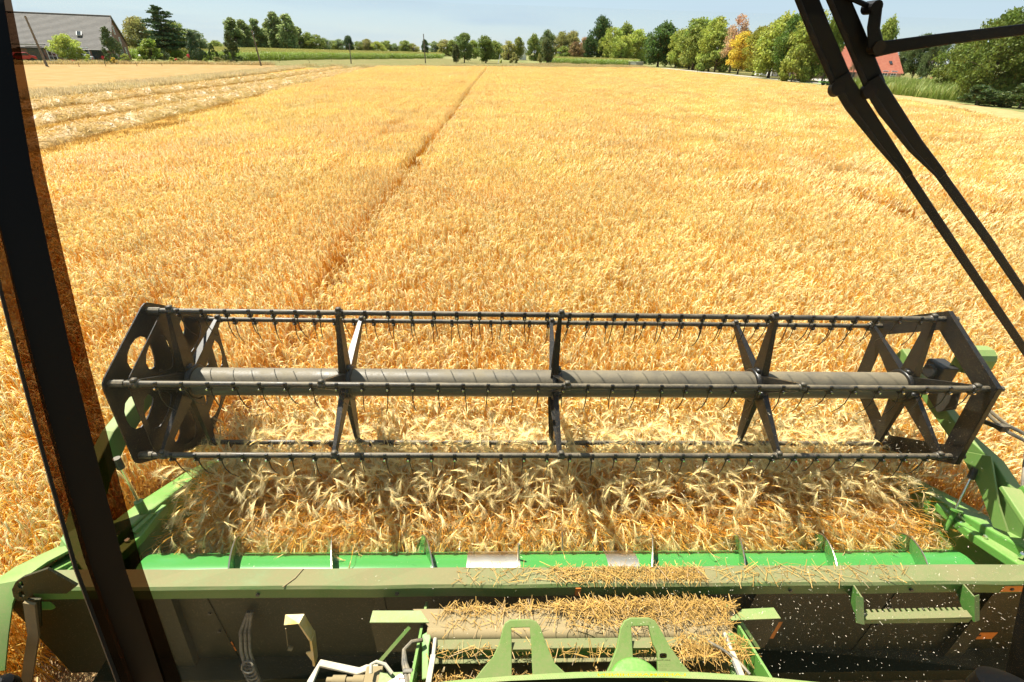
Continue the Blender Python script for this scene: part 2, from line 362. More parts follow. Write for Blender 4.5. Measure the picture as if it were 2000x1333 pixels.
# ------------------------------------------------------------------ scatter: points that carry instances (geometry nodes)
def scatter(name, pts, rots, scales, idx, protos, label=None, cat=None):
    """protos: meshes kept out of the scene; each point shows proto number idx"""
    c = bpy.data.collections.new(name+'_kinds')
    for i, me in enumerate(protos):
        po = bpy.data.objects.new('%s_kind_%02d' % (name, i), me); c.objects.link(po)
    me = bpy.data.meshes.new(name); me.from_pydata([tuple(p) for p in pts], [], [])
    a = me.attributes.new('rot', 'FLOAT_VECTOR', 'POINT'); a.data.foreach_set('vector', np.asarray(rots, np.float32).ravel())
    a = me.attributes.new('scl', 'FLOAT_VECTOR', 'POINT'); a.data.foreach_set('vector', np.asarray(scales, np.float32).ravel())
    a = me.attributes.new('idx', 'INT', 'POINT'); a.data.foreach_set('value', np.asarray(idx, np.int32))
    o = bpy.data.objects.new(name, me); col.objects.link(o)
    ng = bpy.data.node_groups.new(name+'_nodes', 'GeometryNodeTree')
    ng.interface.new_socket('Geometry', in_out='INPUT', socket_type='NodeSocketGeometry'); ng.interface.new_socket('Geometry', in_out='OUTPUT', socket_type='NodeSocketGeometry')
    N = ng.nodes; L = ng.links
    gi = N.new('NodeGroupInput'); go = N.new('NodeGroupOutput'); mp_ = N.new('GeometryNodeMeshToPoints'); ip = N.new('GeometryNodeInstanceOnPoints')
    ci = N.new('GeometryNodeCollectionInfo'); ci.inputs['Collection'].default_value = c; ci.inputs['Separate Children'].default_value = True; ci.inputs['Reset Children'].default_value = True
    def named(nm, ty):
        q = N.new('GeometryNodeInputNamedAttribute'); q.data_type = ty; q.inputs['Name'].default_value = nm; return q.outputs['Attribute']
    er = N.new('FunctionNodeEulerToRotation'); L.new(named('rot', 'FLOAT_VECTOR'), er.inputs[0])
    L.new(gi.outputs[0], mp_.inputs['Mesh']); L.new(mp_.outputs[0], ip.inputs['Points']); L.new(ci.outputs[0], ip.inputs['Instance'])
    ip.inputs['Pick Instance'].default_value = True; L.new(named('idx', 'INT'), ip.inputs['Instance Index'])
    L.new(er.outputs[0], ip.inputs['Rotation']); L.new(named('scl', 'FLOAT_VECTOR'), ip.inputs['Scale']); L.new(ip.outputs[0], go.inputs[0])
    md = o.modifiers.new('scatter', 'NODES'); md.node_group = ng
    o['kind'] = 'stuff'; tag(o, label, cat)
    return o

# ================================================================== THE SETTING
def sheet(name, poly, z, m, kind='structure', sub=0):
    v = [(p[0], p[1], z) for p in poly]; me = mesh_from(name, v, [tuple(range(len(v)))], m); fix_normals(me)
    o = bpy.data.objects.new(name, me); col.objects.link(o); o['kind'] = kind
    return o
sheet('ground', [(-2500, -400), (2500, -400), (2500, 4000), (-2500, 4000)], 0.0, 'ground_far')
CROP_L = [(-5, -11.4), (14, -12.1), (20, -12.9), (24, -13.1), (41, -16.1), (98, -21.3), (140, -24)]
CROP_R = [(-5, 20), (28, 28.5), (45, 34), (60, 38.6), (140, 40), (160, 41)]
def crop_far(X): return 113 + 0.66*(X+0) if X > 0 else 113 + 0.75*X
crop_poly = [(-11.4, -20), (-12.1, 14), (-13.1, 24), (-16.1, 41), (-21.3, 97.5), (0, 113), (40, 140), (38.6, 60), (28.5, 28), (16, -20)]
sheet('crop_soil', crop_poly, 0.006, 'soil')
sheet('stubble_field', [(-29.5, -20), (-29.5, 34), (-33, 76), (-36, 104), (-21.6, 98), (-16.4, 41), (-13.4, 24), (-12.4, 14), (-11.6, -20)], 0.010, 'stubble')
sheet('mown_field', [(-90, 20), (-79, 80), (-60, 105), (-46, 112), (-36.4, 104), (-33.4, 76), (-29.9, 34), (-29.9, -20)], 0.014, 'tan_field')
sheet('pasture', [(-60, 113), (-36, 104.5), (-21.6, 98.6), (0, 114), (40, 141), (46, 200), (18, 211), (-27, 258), (-40, 213), (-55, 171)], 0.012, 'pasture')
sheet('mown_strip', [(28.8, 27), (39, 60), (40.4, 140), (45, 175), (54, 184), (52.5, 99), (52, 72), (46, 46), (36, 22)], 0.012, 'pale_straw')
sheet('path', [(54, 184), (57, 184), (57.5, 99), (62, 72), (60, 72), (54.8, 98)], 0.018, 'gravel')
sheet('garden_lawn', [(-60, 105), (-79, 80), (-120, 90), (-110, 150), (-62, 136), (-58, 113)], 0.016, 'lawn')
sheet('farmyard', [(62, 104), (66, 99), (96, 99), (110, 117), (68, 120)], 0.020, 'gravel')
sheet('right_meadow', [(57.6, 90), (57.2, 190), (140, 230), (160, 90), (75, 62)], 0.008, 'pasture')

# ------------------------------------------------------------------ barley stalks
def stalk(h, bend, detail, g, beard=13, fine=1.0):
    """one ripe barley stalk that nods towards +X: returns verts, faces, hd"""
    V = []; F = []; H = []
    def ring_tube(path, radii, n, hd, flat=1.0):
        o = len(V); m = len(path); prev = np.array([0, 1.0, 0])
        for i in range(m):
            t = path[min(i+1, m-1)]-path[max(i-1, 0)]; t = t/np.linalg.norm(t); a = prev; b = np.cross(t, a)
            for k in range(n):
                w = 2*math.pi*k/n+0.3; V.append(path[i]+radii[i]*(a*math.cos(w)*flat+b*math.sin(w))); H.append(hd)
        for i in range(m-1):
            for k in range(n):
                k2 = (k+1) % n; F.append((o+i*n+k, o+i*n+k2, o+(i+1)*n+k2, o+(i+1)*n+k))
    lean = g.uniform(0.0, 0.14)
    base = [np.array([0, 0, 0.0])]; ang = lean; p = base[0]; segs = 3 if detail else 1
    for i in range(segs):
        ang += g.uniform(0, 0.05); p = p+np.array([math.sin(ang), g.uniform(-.03, .03), math.cos(ang)])*h/segs; base.append(p)
    na = 5 if detail else 3
    neck = [p]; L = g.uniform(0.05, 0.09)
    for i in range(na):
        ang += (bend-lean)*.55/na; p = p+np.array([math.sin(ang), 0, math.cos(ang)])*L/na; neck.append(p)
    hl = g.uniform(0.07, 0.098); nh = 7 if detail else 4; head = [p]
    for i in range(nh):
        ang += ((bend-lean)*.45/(nh*.45) if i < nh*.45-.01 else 0.03)*(1 if detail or i < 2 else 0); p = p+np.array([math.sin(ang), 0, math.cos(ang)])*hl/nh; head.append(p)
    if detail:
        ring_tube(base+neck[1:], [0.0022*fine]*(segs+1)+[0.0019*fine]*na, 3, 0.0)
        prof = [0.0016, 0.0039, 0.0034, 0.0042, 0.0036, 0.0037, 0.0025, 0.0007]
        ring_tube(head, [q_*fine for q_ in prof], 5, 1.0, 1.25)
        for k in range(beard):
            i = g.integers(1, nh); t = head[min(i+1, nh)]-head[i-1]; t = t/np.linalg.norm(t); b = np.cross(t, (0, 1, 0)); w = g.uniform(0, 6.28)
            d = t+(np.array([0, 1.0, 0])*math.cos(w)+b*math.sin(w))*g.uniform(0.12, 0.38); d /= np.linalg.norm(d)
            s = np.cross(d, (0.3, 0.2, 0.9)); s /= np.linalg.norm(s); q = head[i]; l = g.uniform(0.06, 0.1)*(1.25 if beard > 20 else 1); o = len(V)
            V.extend([q-s*0.0008, q+s*0.0008, q+d*l]); H.extend([1.0]*3); F.append((o, o+1, o+2))
        for k in range(2):                      # dry leaves
            z = g.uniform(0.3, 0.75)*h; w = g.uniform(0, 6.28); d = np.array([math.cos(w), math.sin(w), 0]); q = np.array([math.sin(lean)*z, 0, z]); s = np.array([-d[1], d[0], 0])*0.004
            a1 = q+d*0.05+np.array([0, 0, 0.04]); a2 = q+d*0.12+np.array([0, 0, -0.03]); a3 = q+d*0.15+np.array([0, 0, -0.1]); o = len(V)
            V.extend([q-s, q+s, a1-s, a1+s, a2-s, a2+s, a3]); H.extend([0.15]*7); F.extend([(o, o+1, o+3, o+2), (o+2, o+3, o+5, o+4), (o+4, o+5, o+6)])
    else:
        ring_tube(base+neck[1:], [0.0032]*(segs+1)+[0.0028]*na, 2, 0.0)
        ring_tube(head, [0.0026, 0.0052, 0.0054, 0.0046, 0.0013], 3, 1.0, 1.2)
        t = head[-1]-head[-2]; t /= np.linalg.norm(t); o = len(V); q = head[-2]
        V.extend([q-np.array([0, .006, 0]), q+np.array([0, .006, 0]), q+t*0.1]); H.extend([1.0]*3); F.append((o, o+1, o+2))
    return np.array(V), F, np.array(H)
def join_stalks(tpl, xs, ys, az, tilt, taz, sc, name, m, zoff=None):
    VV = []; FF = []; HH = []; RR = []; o = 0
    for i in range(len(xs)):
        V, F, H = tpl[i % len(tpl)]
        c, s = math.cos(az[i]), math.sin(az[i]); P = V*sc[i]
        P = np.stack([P[:, 0]*c-P[:, 1]*s, P[:, 0]*s+P[:, 1]*c, P[:, 2]], 1)
        P[:, 0] += P[:, 2]*math.tan(tilt[i])*math.cos(taz[i]); P[:, 1] += P[:, 2]*math.tan(tilt[i])*math.sin(taz[i])
        P[:, 0] += xs[i]; P[:, 1] += ys[i]
        VV.append(P); FF += [tuple(j+o for j in f) for f in F]; HH.append(H); RR.append(np.full(len(V), rng.uniform())); o += len(V)
    return mesh_from(name, np.concatenate(VV), FF, m, False, {'hd': np.concatenate(HH), 'rnd': np.concatenate(RR)})
g = np.random.default_rng(3)
tp_det = [stalk(g.uniform(0.78, 0.88), g.uniform(2.2, 3.2), True, g) for _ in range(18)]
tp_low = [stalk(g.uniform(0.78, 0.88), g.uniform(2.2, 3.2), False, g) for _ in range(12)]
def crop_patch(tpl, n, name):
    k = int(math.sqrt(n)); gx, gy = np.meshgrid((np.arange(k)+.5)/k, (np.arange(k)+.5)/k)
    x = gx.ravel()+rng.normal(0, .35/k, k*k)-.5; y = gy.ravel()+rng.normal(0, .35/k, k*k)-.5
    N = k*k; order = rng.permutation(N); x = x[order]; y = y[order]
    az = np.where(rng.uniform(size=N) < .6, rng.normal(2.6, .9, N), rng.uniform(0, 6.28, N))
    cl = 0.06*np.sin(x*7+y*5)+0.05*np.sin(y*11-x*3)
    return join_stalks(tpl, x, y, az, np.abs(rng.normal(0, .06, N)), rng.uniform(0, 6.28, N), 1+rng.normal(0, .045, N)+cl*0.5, name, 'barley')
near_p = [crop_patch(tp_det, 625, 'barley_patch') for _ in range(5)]
far_p = [crop_patch(tp_low, 576, 'barley_patch_low') for _ in range(5)]
def interp(tab, y): return float(np.interp(y, [t[0] for t in tab], [t[1] for t in tab]))
# columns run along the drilling direction; gaps between them are the wheel tracks of the sprayer
cols = []
def fill(x0, x1):
    n = max(1, round((x1-x0)/1.0)); w = (x1-x0)/n
    cols.extend([(x0+w*(i+.5), w) for i in range(n)])
fill(-30, -4.30); fill(-4.08, -2.52); fill(-2.12, 8.45); fill(8.75, 10.35); fill(10.65, 24.7); fill(24.95, 26.6); fill(26.85, 46)
HX0, HX1 = -2.72, 3.62                          # header width cut out of the crop
near_pts = []; far_pts = []
for cx, w in cols:
    y = -2.2
    while y < 150:
        yc = y+0.5; y += 1.0
        if yc < 3.2 and HX0 < cx+w/2 and cx-w/2 < HX1:
            if cx-w/2 < HX0-.1 and yc < 2.75: near_pts.append(((cx-w/2+HX0)/2, yc, .94, HX0-cx+w/2)); continue
            if cx+w/2 > HX1+.1 and yc < 2.75: near_pts.append(((cx+w/2+HX1)/2, yc, .94, cx+w/2-HX1)); continue
            if yc+0.5 < 2.75: continue
            yc = 3.2                            # the uncut edge in front of the knife
        if cx < interp(CROP_L, yc)+.3 or cx > interp(CROP_R, yc) or yc > crop_far(cx): continue
        if (cx+w/2 > HX0 and cx < 0 and yc < 2.6 and cx > HX0): continue
        d = math.hypot(cx, yc)
        bend_x = 0.55*math.sin(yc*0.045)*0 
        hgt = 0.93+0.035*math.sin(cx*0.5+yc*0.21)+0.03*math.sin(yc*0.13-cx*0.3)+rng.normal(0, .018)
        if HX0 < cx < HX1 and yc < 5: hgt *= .9+.1*max(0, (yc-3.6)/1.4)
        (near_pts if d < 13 else far_pts).append((cx+bend_x, yc, hgt, w))
def patch_scatter(name, P, protos, label):
    n = len(P); fl = rng.integers(0, 2, n)
    return scatter(name, [(p[0], p[1], 0.004) for p in P], [(rng.normal(0, .03), rng.normal(0, .03), math.pi*f) for p, f in zip(P, fl)],
                   [(p[3]*1.02, 1.02, p[2]) for p in P], rng.integers(0, len(protos), n), protos, label, 'barley')
patch_scatter('barley_crop', near_pts, near_p, 'ripe golden barley with nodding bearded ears around the header')
patch_scatter('distant_barley_crop', far_pts, far_p, 'wide field of ripe barley reaching to the far hedgerow')

# straw lying in windrows on the stubble, one long row each
def windrow(line, width, hgt, label, seed):
    q = np.random.default_rng(seed); line = np.array(line); L = np.concatenate([[0], np.cumsum(np.linalg.norm(np.diff(line, axis=0), axis=1))])
    def at(s): return np.array([np.interp(s, L, line[:, 0]), np.interp(s, L, line[:, 1])])
    n = int(L[-1]/0.22); m = 11; V = []; F = []
    ph = q.uniform(0, 6, 6)
    for i in range(n+1):
        s = L[-1]*i/n; p = at(s); t = at(min(s+.5, L[-1]))-at(max(s-.5, 0)); t /= np.linalg.norm(t)+1e-9; nrm = np.array([-t[1], t[0]])
        hh = hgt*(0.75+0.25*math.sin(s*1.3+ph[0])+0.2*math.sin(s*2.9+ph[1]))+q.normal(0, .02)
        ww = width*(1+0.15*math.sin(s*0.8+ph[2])+q.normal(0, .02))
        for j in range(m):
            a = j/(m-1)*2-1; V.append((*(p+nrm*a*ww/2), 0.012+max(0, hh*(1-abs(a)**2.2)+q.normal(0, .018)*(1-abs(a)))))
    for i in range(n):
        for j in range(m-1): F.append((i*m+j, i*m+j+1, (i+1)*m+j+1, (i+1)*m+j))
    H = [0.0]*len(V); Rn = [.35]*len(V)
    ns = int(L[-1]*150)
    for k in range(ns):
        s = q.uniform(0, L[-1]); p = at(s); t = at(min(s+.5, L[-1]))-at(max(s-.5, 0)); t /= np.linalg.norm(t)+1e-9; nrm = np.array([-t[1], t[0]])
        a = q.uniform(-1.05, 1.05); z = 0.03+hgt*(1-min(1, abs(a))**2.2)+q.uniform(0, .09)
        c = np.array([*(p+nrm*a*width/2), z]); w = q.normal(math.atan2(t[1], t[0]), 0.9); d = np.array([math.cos(w), math.sin(w), q.normal(0, .35)])*q.uniform(.08, .22); sd_ = np.array([-math.sin(w), math.cos(w), q.normal(0, .5)])*q.uniform(.005, .012)
        o = len(V); V += [tuple(c-d-sd_), tuple(c-d+sd_), tuple(c+d+sd_*.6), tuple(c+d-sd_*.6)]; F.append((o, o+1, o+2, o+3)); r = q.uniform(); Rn += [r]*4; H += [r]*4
    me = mesh_from('straw_windrow', [tuple(map(float, v)) for v in V], F, 'windrow_straw', False, {'hd': H, 'rnd': Rn})
    o = bpy.data.objects.new('straw_windrow', me); col.objects.link(o); tag(o, label, 'straw row', 'windrows of straw on the stubble')
windrow([(-27, 8), (-27, 32), (-27.2, 45), (-28, 62), (-30, 104)], 1.8, 0.34, 'loose straw windrow alongside the pale dry grass verge', 11)
windrow([(-22.2, 8), (-22.2, 26), (-22.4, 38), (-23, 51), (-25.8, 102)], 1.8, 0.36, 'middle straw windrow lying between two others on the stubble', 12)
windrow([(-16.6, 6), (-17.6, 20), (-18.4, 27), (-19.4, 36), (-21.2, 52), (-23.6, 98)], 1.7, 0.34, 'thick straw windrow along the edge of the standing barley', 13)

# short stubble stalks, verge grass, reeds, maize: instanced patches
def blades(n, area, h, w, m, name, heads=0.4, lean=0.35):
    V = []; F = []; H = []; Rn = []
    for k in range(n):
        x, y = rng.uniform(-area/2, area/2, 2); a = rng.uniform(0, 6.28); hh = h*rng.uniform(.6, 1.15); d = np.array([math.cos(a), math.sin(a), 0]); s = np.array([-d[1], d[0], 0])*w
        l = lean*rng.uniform(.2, 1.4)*hh; p0 = np.array([x, y, 0]); p1 = p0+d*l*.35+np.array([0, 0, hh*.6]); p2 = p0+d*l+np.array([0, 0, hh]); o = len(V)
        V += [tuple(p0-s), tuple(p0+s), tuple(p1-s), tuple(p1+s), tuple(p2)]; F += [(o, o+1, o+3, o+2), (o+2, o+3, o+4)]; r = rng.uniform(); hd = 1.0 if rng.uniform() < heads else 0.0
        Rn += [r]*5; H += [hd*.2, hd*.2, hd, hd, hd]
    return mesh_from(name, V, F, m, False, {'hd': H, 'rnd': Rn})
def inside(poly, x, y):
    c = False; n = len(poly)
    for i in range(n):
        (x1, y1), (x2, y2) = poly[i], poly[(i+1) % n]
        if (y1 > y) != (y2 > y) and x < (x2-x1)*(y-y1)/(y2-y1)+x1: c = not c
    return c
def fill_poly(name, poly, step, protos, label, cat, hj=.1, jit=.3, dens=1.0):
    xs = [p[0] for p in poly]; ys = [p[1] for p in poly]; P = []
    for x in np.arange(min(xs), max(xs), step):
        for y in np.arange(min(ys), max(ys), step):
            if rng.uniform() < dens and inside(poly, x, y): P.append((x+rng.uniform(-jit, jit)*step, y+rng.uniform(-jit, jit)*step, 0.0))
    n = len(P)
    return scatter(name, P, [(0, 0, rng.uniform(0, 6.28)) for _ in P], [(1, 1, rng.uniform(1-hj, 1+hj)) for _ in P], rng.integers(0, len(protos), n), protos, label, cat)
stub = [blades(260, 1.0, .14, .004, 'straw', 'stubble_patch', .3, .3) for _ in range(2)]
fill_poly('stubble_stalks', [(-29.3, 8), (-29.3, 34), (-32.6, 76), (-22, 80), (-16.6, 41), (-13.4, 24), (-12.4, 12), (-11.6, 8)], 1.0, stub, 'short golden stubble between the straw windrows', 'stubble')
verge = [blades(220, 1.6, .4, .012, 'dry_grass', 'dry_grass_patch', .7, .6) for _ in range(3)]
fill_poly('dry_grass_verge', [(-33.4, 22), (-29.8, 22), (-30.0, 34), (-33.2, 76), (-36.2, 103), (-39, 103), (-36.2, 76), (-33.0, 34)], 0.8, verge, 'tall bleached grass growing along the stubble edge', 'grass', .25)
strawp = [blades(120, 1.6, .2, .02, 'straw', 'loose_straw_patch', .5, 2.2) for _ in range(2)]
fill_poly('mown_strip_straw', [(29.2, 27), (39.3, 60), (40.7, 140), (44, 172), (50, 178), (49, 99), (47.5, 72), (40, 44)], 1.3, strawp, 'pale cut straw strip beside the standing barley', 'straw', .5)
grassp = [blades(140, 2.4, .45, .016, 'dry_grass', 'field_edge_grass', .3, .6) for _ in range(2)]
fill_poly('field_edge_grass', [(-36, 105), (-21.6, 99), (0, 114), (40, 141), (50, 178), (54, 205), (20, 208), (0, 150), (-30, 118), (-44, 114)], 2.0, grassp, 'patchy dry meadow grass beyond the barley', 'grass', .5, .4, .5)
gardengr = [blades(150, 2.4, .5, .02, 'dry_grass', 'garden_edge_grass', .3, .6) for _ in range(2)]
fill_poly('garden_edge_grass', [(-79, 79), (-60, 104), (-46, 111), (-47, 114), (-61, 107.5), (-81, 82)], 1.2, gardengr, 'dry weedy grass strip before the farm garden', 'grass', .5)
reedp = [blades(160, 2.2, 1.35, .03, 'reed', 'reed_patch', .35, .4) for _ in range(3)]
fill_poly('tall_weeds', [(49.5, 62), (52, 74), (56, 84), (76, 88), (74, 70), (58, 60), (51, 52)], 1.4, reedp, 'tall green reedy weeds beside the large roadside tree', 'weeds', .3)
def maize_patch():
    V = []; F = []; H = []; Rn = []
    for ix in range(4):
        for iy in range(10):
            x = (ix+.5)*.75-1.5+rng.normal(0, .05); y = (iy+.5)*.3-1.5+rng.normal(0, .05); hh = rng.uniform(1.75, 2.15); r = rng.uniform()
            o = len(V); V += [(x-.02, y, 0), (x+.02, y, 0), (x, y, hh)]; F.append((o, o+1, o+2)); Rn += [r]*3; H += [0, 0, .6]
            for k in range(9):
                a = rng.uniform(0, 6.28); z = hh*(.15+.75*k/9); d = np.array([math.cos(a), math.sin(a), 0]); s = np.array([-d[1], d[0], 0])*.045; p = np.array([x, y, z])
                p1 = p+d*.3+np.array([0, 0, .28]); p2 = p+d*.62+np.array([0, 0, rng.uniform(-.1, .2)]); o = len(V)
                V += [tuple(p-s*.5), tuple(p+s*.5), tuple(p1-s), tuple(p1+s), tuple(p2)]; F += [(o, o+1, o+3, o+2), (o+2, o+3, o+4)]; Rn += [rng.uniform()]*5; H += [0, 0, .05, .05, .15]
            for k in range(4):
                a = rng.uniform(0, 6.28); o = len(V); V += [(x, y-.02, hh-.1), (x, y+.02, hh-.1), (x+.14*math.cos(a), y+.14*math.sin(a), hh+.18)]; F.append((o, o+1, o+2)); Rn += [r]*3; H += [1, 1, 1]
    return mesh_from('maize_patch', [tuple(map(float, v)) for v in V], F, 'maize_leaf', False, {'hd': H, 'rnd': Rn})
mz = [maize_patch() for _ in range(3)]
fill_poly('maize_field', [(-120, 132), (-61, 134), (-55, 171), (-42, 213), (-28, 262), (-34, 330), (-170, 300)], 3.0, mz, 'green maize field in front of the tall poplars', 'maize', .06, .05)
fill_poly('roadside_maize_field', [(19, 213), (50, 207), (54, 216), (72, 290), (26, 320)], 3.0, mz, 'green maize plot beside the small white cabinet', 'maize', .06, .05)
fill_poly('garden_maize_strip', [(-96, 124), (-62, 136), (-61, 140), (-98, 134)], 3.0, mz, 'strip of maize behind the clipped garden shrubs', 'maize', .06, .05)

# ------------------------------------------------------------------ trees
def leaves(centres, radii, n_each, size, q, squash=1.0, droop=0.0):
    C = []; 
    for c, r, n in zip(centres, radii, n_each):
        u = q.normal(size=(n, 3)); u /= np.linalg.norm(u, axis=1)[:, None]+1e-9
        rr = r*np.clip(q.normal(.82, .22, n), .1, 1.3); C.append(np.array(c)+u*rr[:, None]*np.array([1, 1, squash]))
    C = np.concatenate(C); N = len(C)
    n1 = q.normal(size=(N, 3)); n1[:, 2] *= .6; n1 /= np.linalg.norm(n1, axis=1)[:, None]
    a = np.cross(n1, q.normal(size=(N, 3))); a /= np.linalg.norm(a, axis=1)[:, None]; b = np.cross(n1, a)
    s = size*q.uniform(.55, 1.25, N)[:, None]
    V = np.stack([C-a*s*.5, C+b*s*.32, C+a*s*.5, C-b*s*.32], 1); V[:, 2, 2] -= droop*s[:, 0]
    F = np.arange(N*4).reshape(N, 4); rnd = np.repeat(q.uniform(0, 1, N), 4)
    return V.reshape(-1, 3), F, rnd
def crown_mesh(kind, seed):
    """crowns in a box about 10 m tall; returns mesh and trunk mesh"""
    q = np.random.default_rng(seed); mb = MB(); C = []; Rr = []; sq = .8; size = .44; n_tot = 9000; needle = 'leaf'; droop = .1; tr_h = 3.0; tr_r = .2
    if kind in ('round', 'big', 'oval', 'loose', 'full'):
        n = {'round': 64, 'big': 110, 'oval': 58, 'loose': 34, 'full': 70}[kind]; z0, z1, rad = {'round': (1.7, 10, 3.9), 'big': (1.0, 10, 5.2), 'oval': (1.1, 10, 2.7), 'loose': (2.2, 10, 2.6), 'full': (0.2, 10, 4.0)}[kind]
        if kind == 'big': n_tot = 17000; size = .36
        if kind == 'loose': n_tot = 3800; size = .34; sq = 1.2; droop = .5
        for k in range(n):
            t = q.uniform(0, 1); th = q.uniform(0, 6.28); z = z0+(z1-z0)*t*0.94+.2
            env = rad*math.sqrt(max(.03, 1-(2*t-.9)**2*0.9))*q.uniform(.75, 1.08); rr = env*math.sqrt(q.uniform(.12, 1.0)); c = np.array([rr*math.cos(th), rr*math.sin(th), z])
            C.append(c); Rr.append(q.uniform(.6, 1.25)*(1.12 if kind != 'loose' else .8))
        tr_h = 8.0
    elif kind == 'poplar':
        n = 70; n_tot = 8500; sq = 1.25
        for k in range(n):
            t = q.uniform(0, 1); th = q.uniform(0, 6.28); env = q.uniform(.7, 1.15)*2.0*math.sqrt(max(.05, 1-(2*t-.6)**2*.55)); rr = env*math.sqrt(q.uniform(.1, 1)); C.append(np.array([rr*math.cos(th), rr*math.sin(th), .8+8.9*t])); Rr.append(q.uniform(.4, .75))
        tr_h = 8.5
    elif kind == 'cedar':
        n_tot = 15000; needle = 'needle'; size = .4; sq = .42
        for k in range(15):
            z = 1.2+8.6*k/14; L = 3.6*(1-k/15)**.75+.35; nb = 7 if k < 10 else 5
            for j in range(nb):
                th = q.uniform(0, 6.28); l = L*q.uniform(.6, 1.15); z = 1.2+8.6*k/14+q.normal(0, .28)
                for f in (.35, .65, .95): C.append(np.array([math.cos(th)*l*f, math.sin(th)*l*f, z-.12*l*f+.25*f*f])); Rr.append(.3+.6*(1-k/18)*(1.1-f*.5))
                mb.tube([(0, 0, z), (math.cos(th)*l*.5, math.sin(th)*l*.5, z-.02), (math.cos(th)*l, math.sin(th)*l, z+.05*l)], [.03, .02, .008], 4)
        tr_h = 9.8
    elif kind == 'thuja':
        n_tot = 6500; needle = 'needle'; size = .34; sq = 1.4; droop = -.2
        for k in range(60):
            t = q.uniform(0, 1)**1.15; th = q.uniform(0, 6.28); env = 2.3*(1-t)**.6*(min(1, .55+t*3)); rr = env*math.sqrt(q.uniform(.25, 1)); C.append(np.array([rr*math.cos(th), rr*math.sin(th), .5+9.2*t])); Rr.append(q.uniform(.3, .65))
        tr_h = 7
    elif kind == 'ball':
        n_tot = 6500; needle = 'needle'; size = .55; sq = .95
        for k in range(90):
            u = q.normal(size=3); u /= np.linalg.norm(u); C.append(np.array([0, 0, 5.0])+u*np.array([4.1, 4.1, 4.3])); Rr.append(q.uniform(.5, .9))
        tr_h = 4
    elif kind == 'bush':
        n_tot = 5000; size = .7; droop = -.2
        for k in range(30):
            th = q.uniform(0, 6.28); t = q.uniform(0, 1); rr = 4.3*math.sqrt(q.uniform(.1, 1))*math.sqrt(max(.05, 1-t*t)); C.append(np.array([rr*math.cos(th), rr*math.sin(th), .8+8.3*t])); Rr.append(q.uniform(.8, 1.5))
        tr_h = 3
    elif kind == 'cone':
        n_tot = 3500; needle = 'needle'; size = .7
        for k in range(60):
            t = q.uniform(0, 1); th = q.uniform(0, 6.28); env = 3.6*(1-t**2.2); C.append(np.array([env*math.cos(th), env*math.sin(th), .6+8.8*t])); Rr.append(q.uniform(.4, .8))
        tr_h = 4
    w = np.array([r*r for r in Rr]); ne = np.maximum(8, (n_tot*w/w.sum()).astype(int))
    V, F, rnd = leaves(C, Rr, ne, size, q, sq, droop)
    cm = mesh_from('crown', V, F, needle, False, {'rnd': rnd})
    # trunk with limbs that run to some of the leaf clumps
    lean = q.uniform(-.2, .2, 2); pts = [np.array([lean[0]*t*t, lean[1]*t*t, tr_h*t]) for t in np.linspace(0, 1, 6)]
    mb.tube(pts, [tr_r*1.35, tr_r, tr_r*.85, tr_r*.7, tr_r*.45, .03], 8)
    if kind in ('round', 'big', 'oval', 'loose', 'poplar', 'bush', 'full'):
        for c in C[::2]:
            z = max(.5, min(tr_h*.9, c[2]*q.uniform(.45, .75))); p0 = np.array([lean[0]*(z/tr_h)**2, lean[1]*(z/tr_h)**2, z]); mid = (p0+c)/2+np.array([0, 0, .25])
            mb.tube([p0, mid, c], [.075, .05, .02], 5)
    tm = mesh_from('trunk', mb.v, mb.f, 'bark', True)
    return cm, tm
PROTO = {}
for kind, n in (('round', 3), ('big', 2), ('oval', 3), ('loose', 2), ('full', 4), ('poplar', 3), ('cedar', 1), ('thuja', 2), ('ball', 1), ('bush', 2), ('cone', 1)):
    PROTO[kind] = [crown_mesh(kind, 100+17*i+len(kind)) for i in range(n)]
HALF = {'round': 4.6, 'big': 5.9, 'oval': 3.3, 'loose': 3.1, 'full': 4.8, 'poplar': 2.3, 'cedar': 3.7, 'thuja': 2.4, 'ball': 4.8, 'bush': 5.0, 'cone': 3.9}
TREES = 0
def tree(name, px, base_y, top_y, wpx, kind, colr, label, cat='tree', group=None, Y=None):
    global TREES
    P = G(px, base_y) if Y is None else place(px, Y); P = np.array([P[0], P[1], 0.0])
    h = height_at(P, top_y); w = wpx*mpp(P)
    cm, tm = PROTO[kind][TREES % len(PROTO[kind])]; TREES += 1
    root = thing(name, label, cat, P, group); root.rotation_euler = (0, 0, rng.uniform(0, 6.28))
    s = (w/2/HALF[kind], w/2/HALF[kind], h/10.2)
    for nm, me in (('trunk', tm), ('crown', cm)):
        o = bpy.data.objects.new(nm, me); col.objects.link(o); o.parent = root; o.scale = s
        if nm == 'crown': k = rng.uniform(.85, 1.15); o.color = (colr[0]*k, colr[1]*k, colr[2]*k, 1)
    return root
MID, LIGHT, DARK, YEL, OLIVE, BLUEG, RED = (.235, .295, .06), (.33, .385, .07), (.09, .13, .042), (.58, .45, .06), (.31, .3, .09), (.2, .255, .115), (.5, .34, .19)
gp, gm, gr_, gg = 'tall poplars behind the maize', 'trees of the far hedgerow', 'trees along the farm road', 'garden shrubs by the barn'
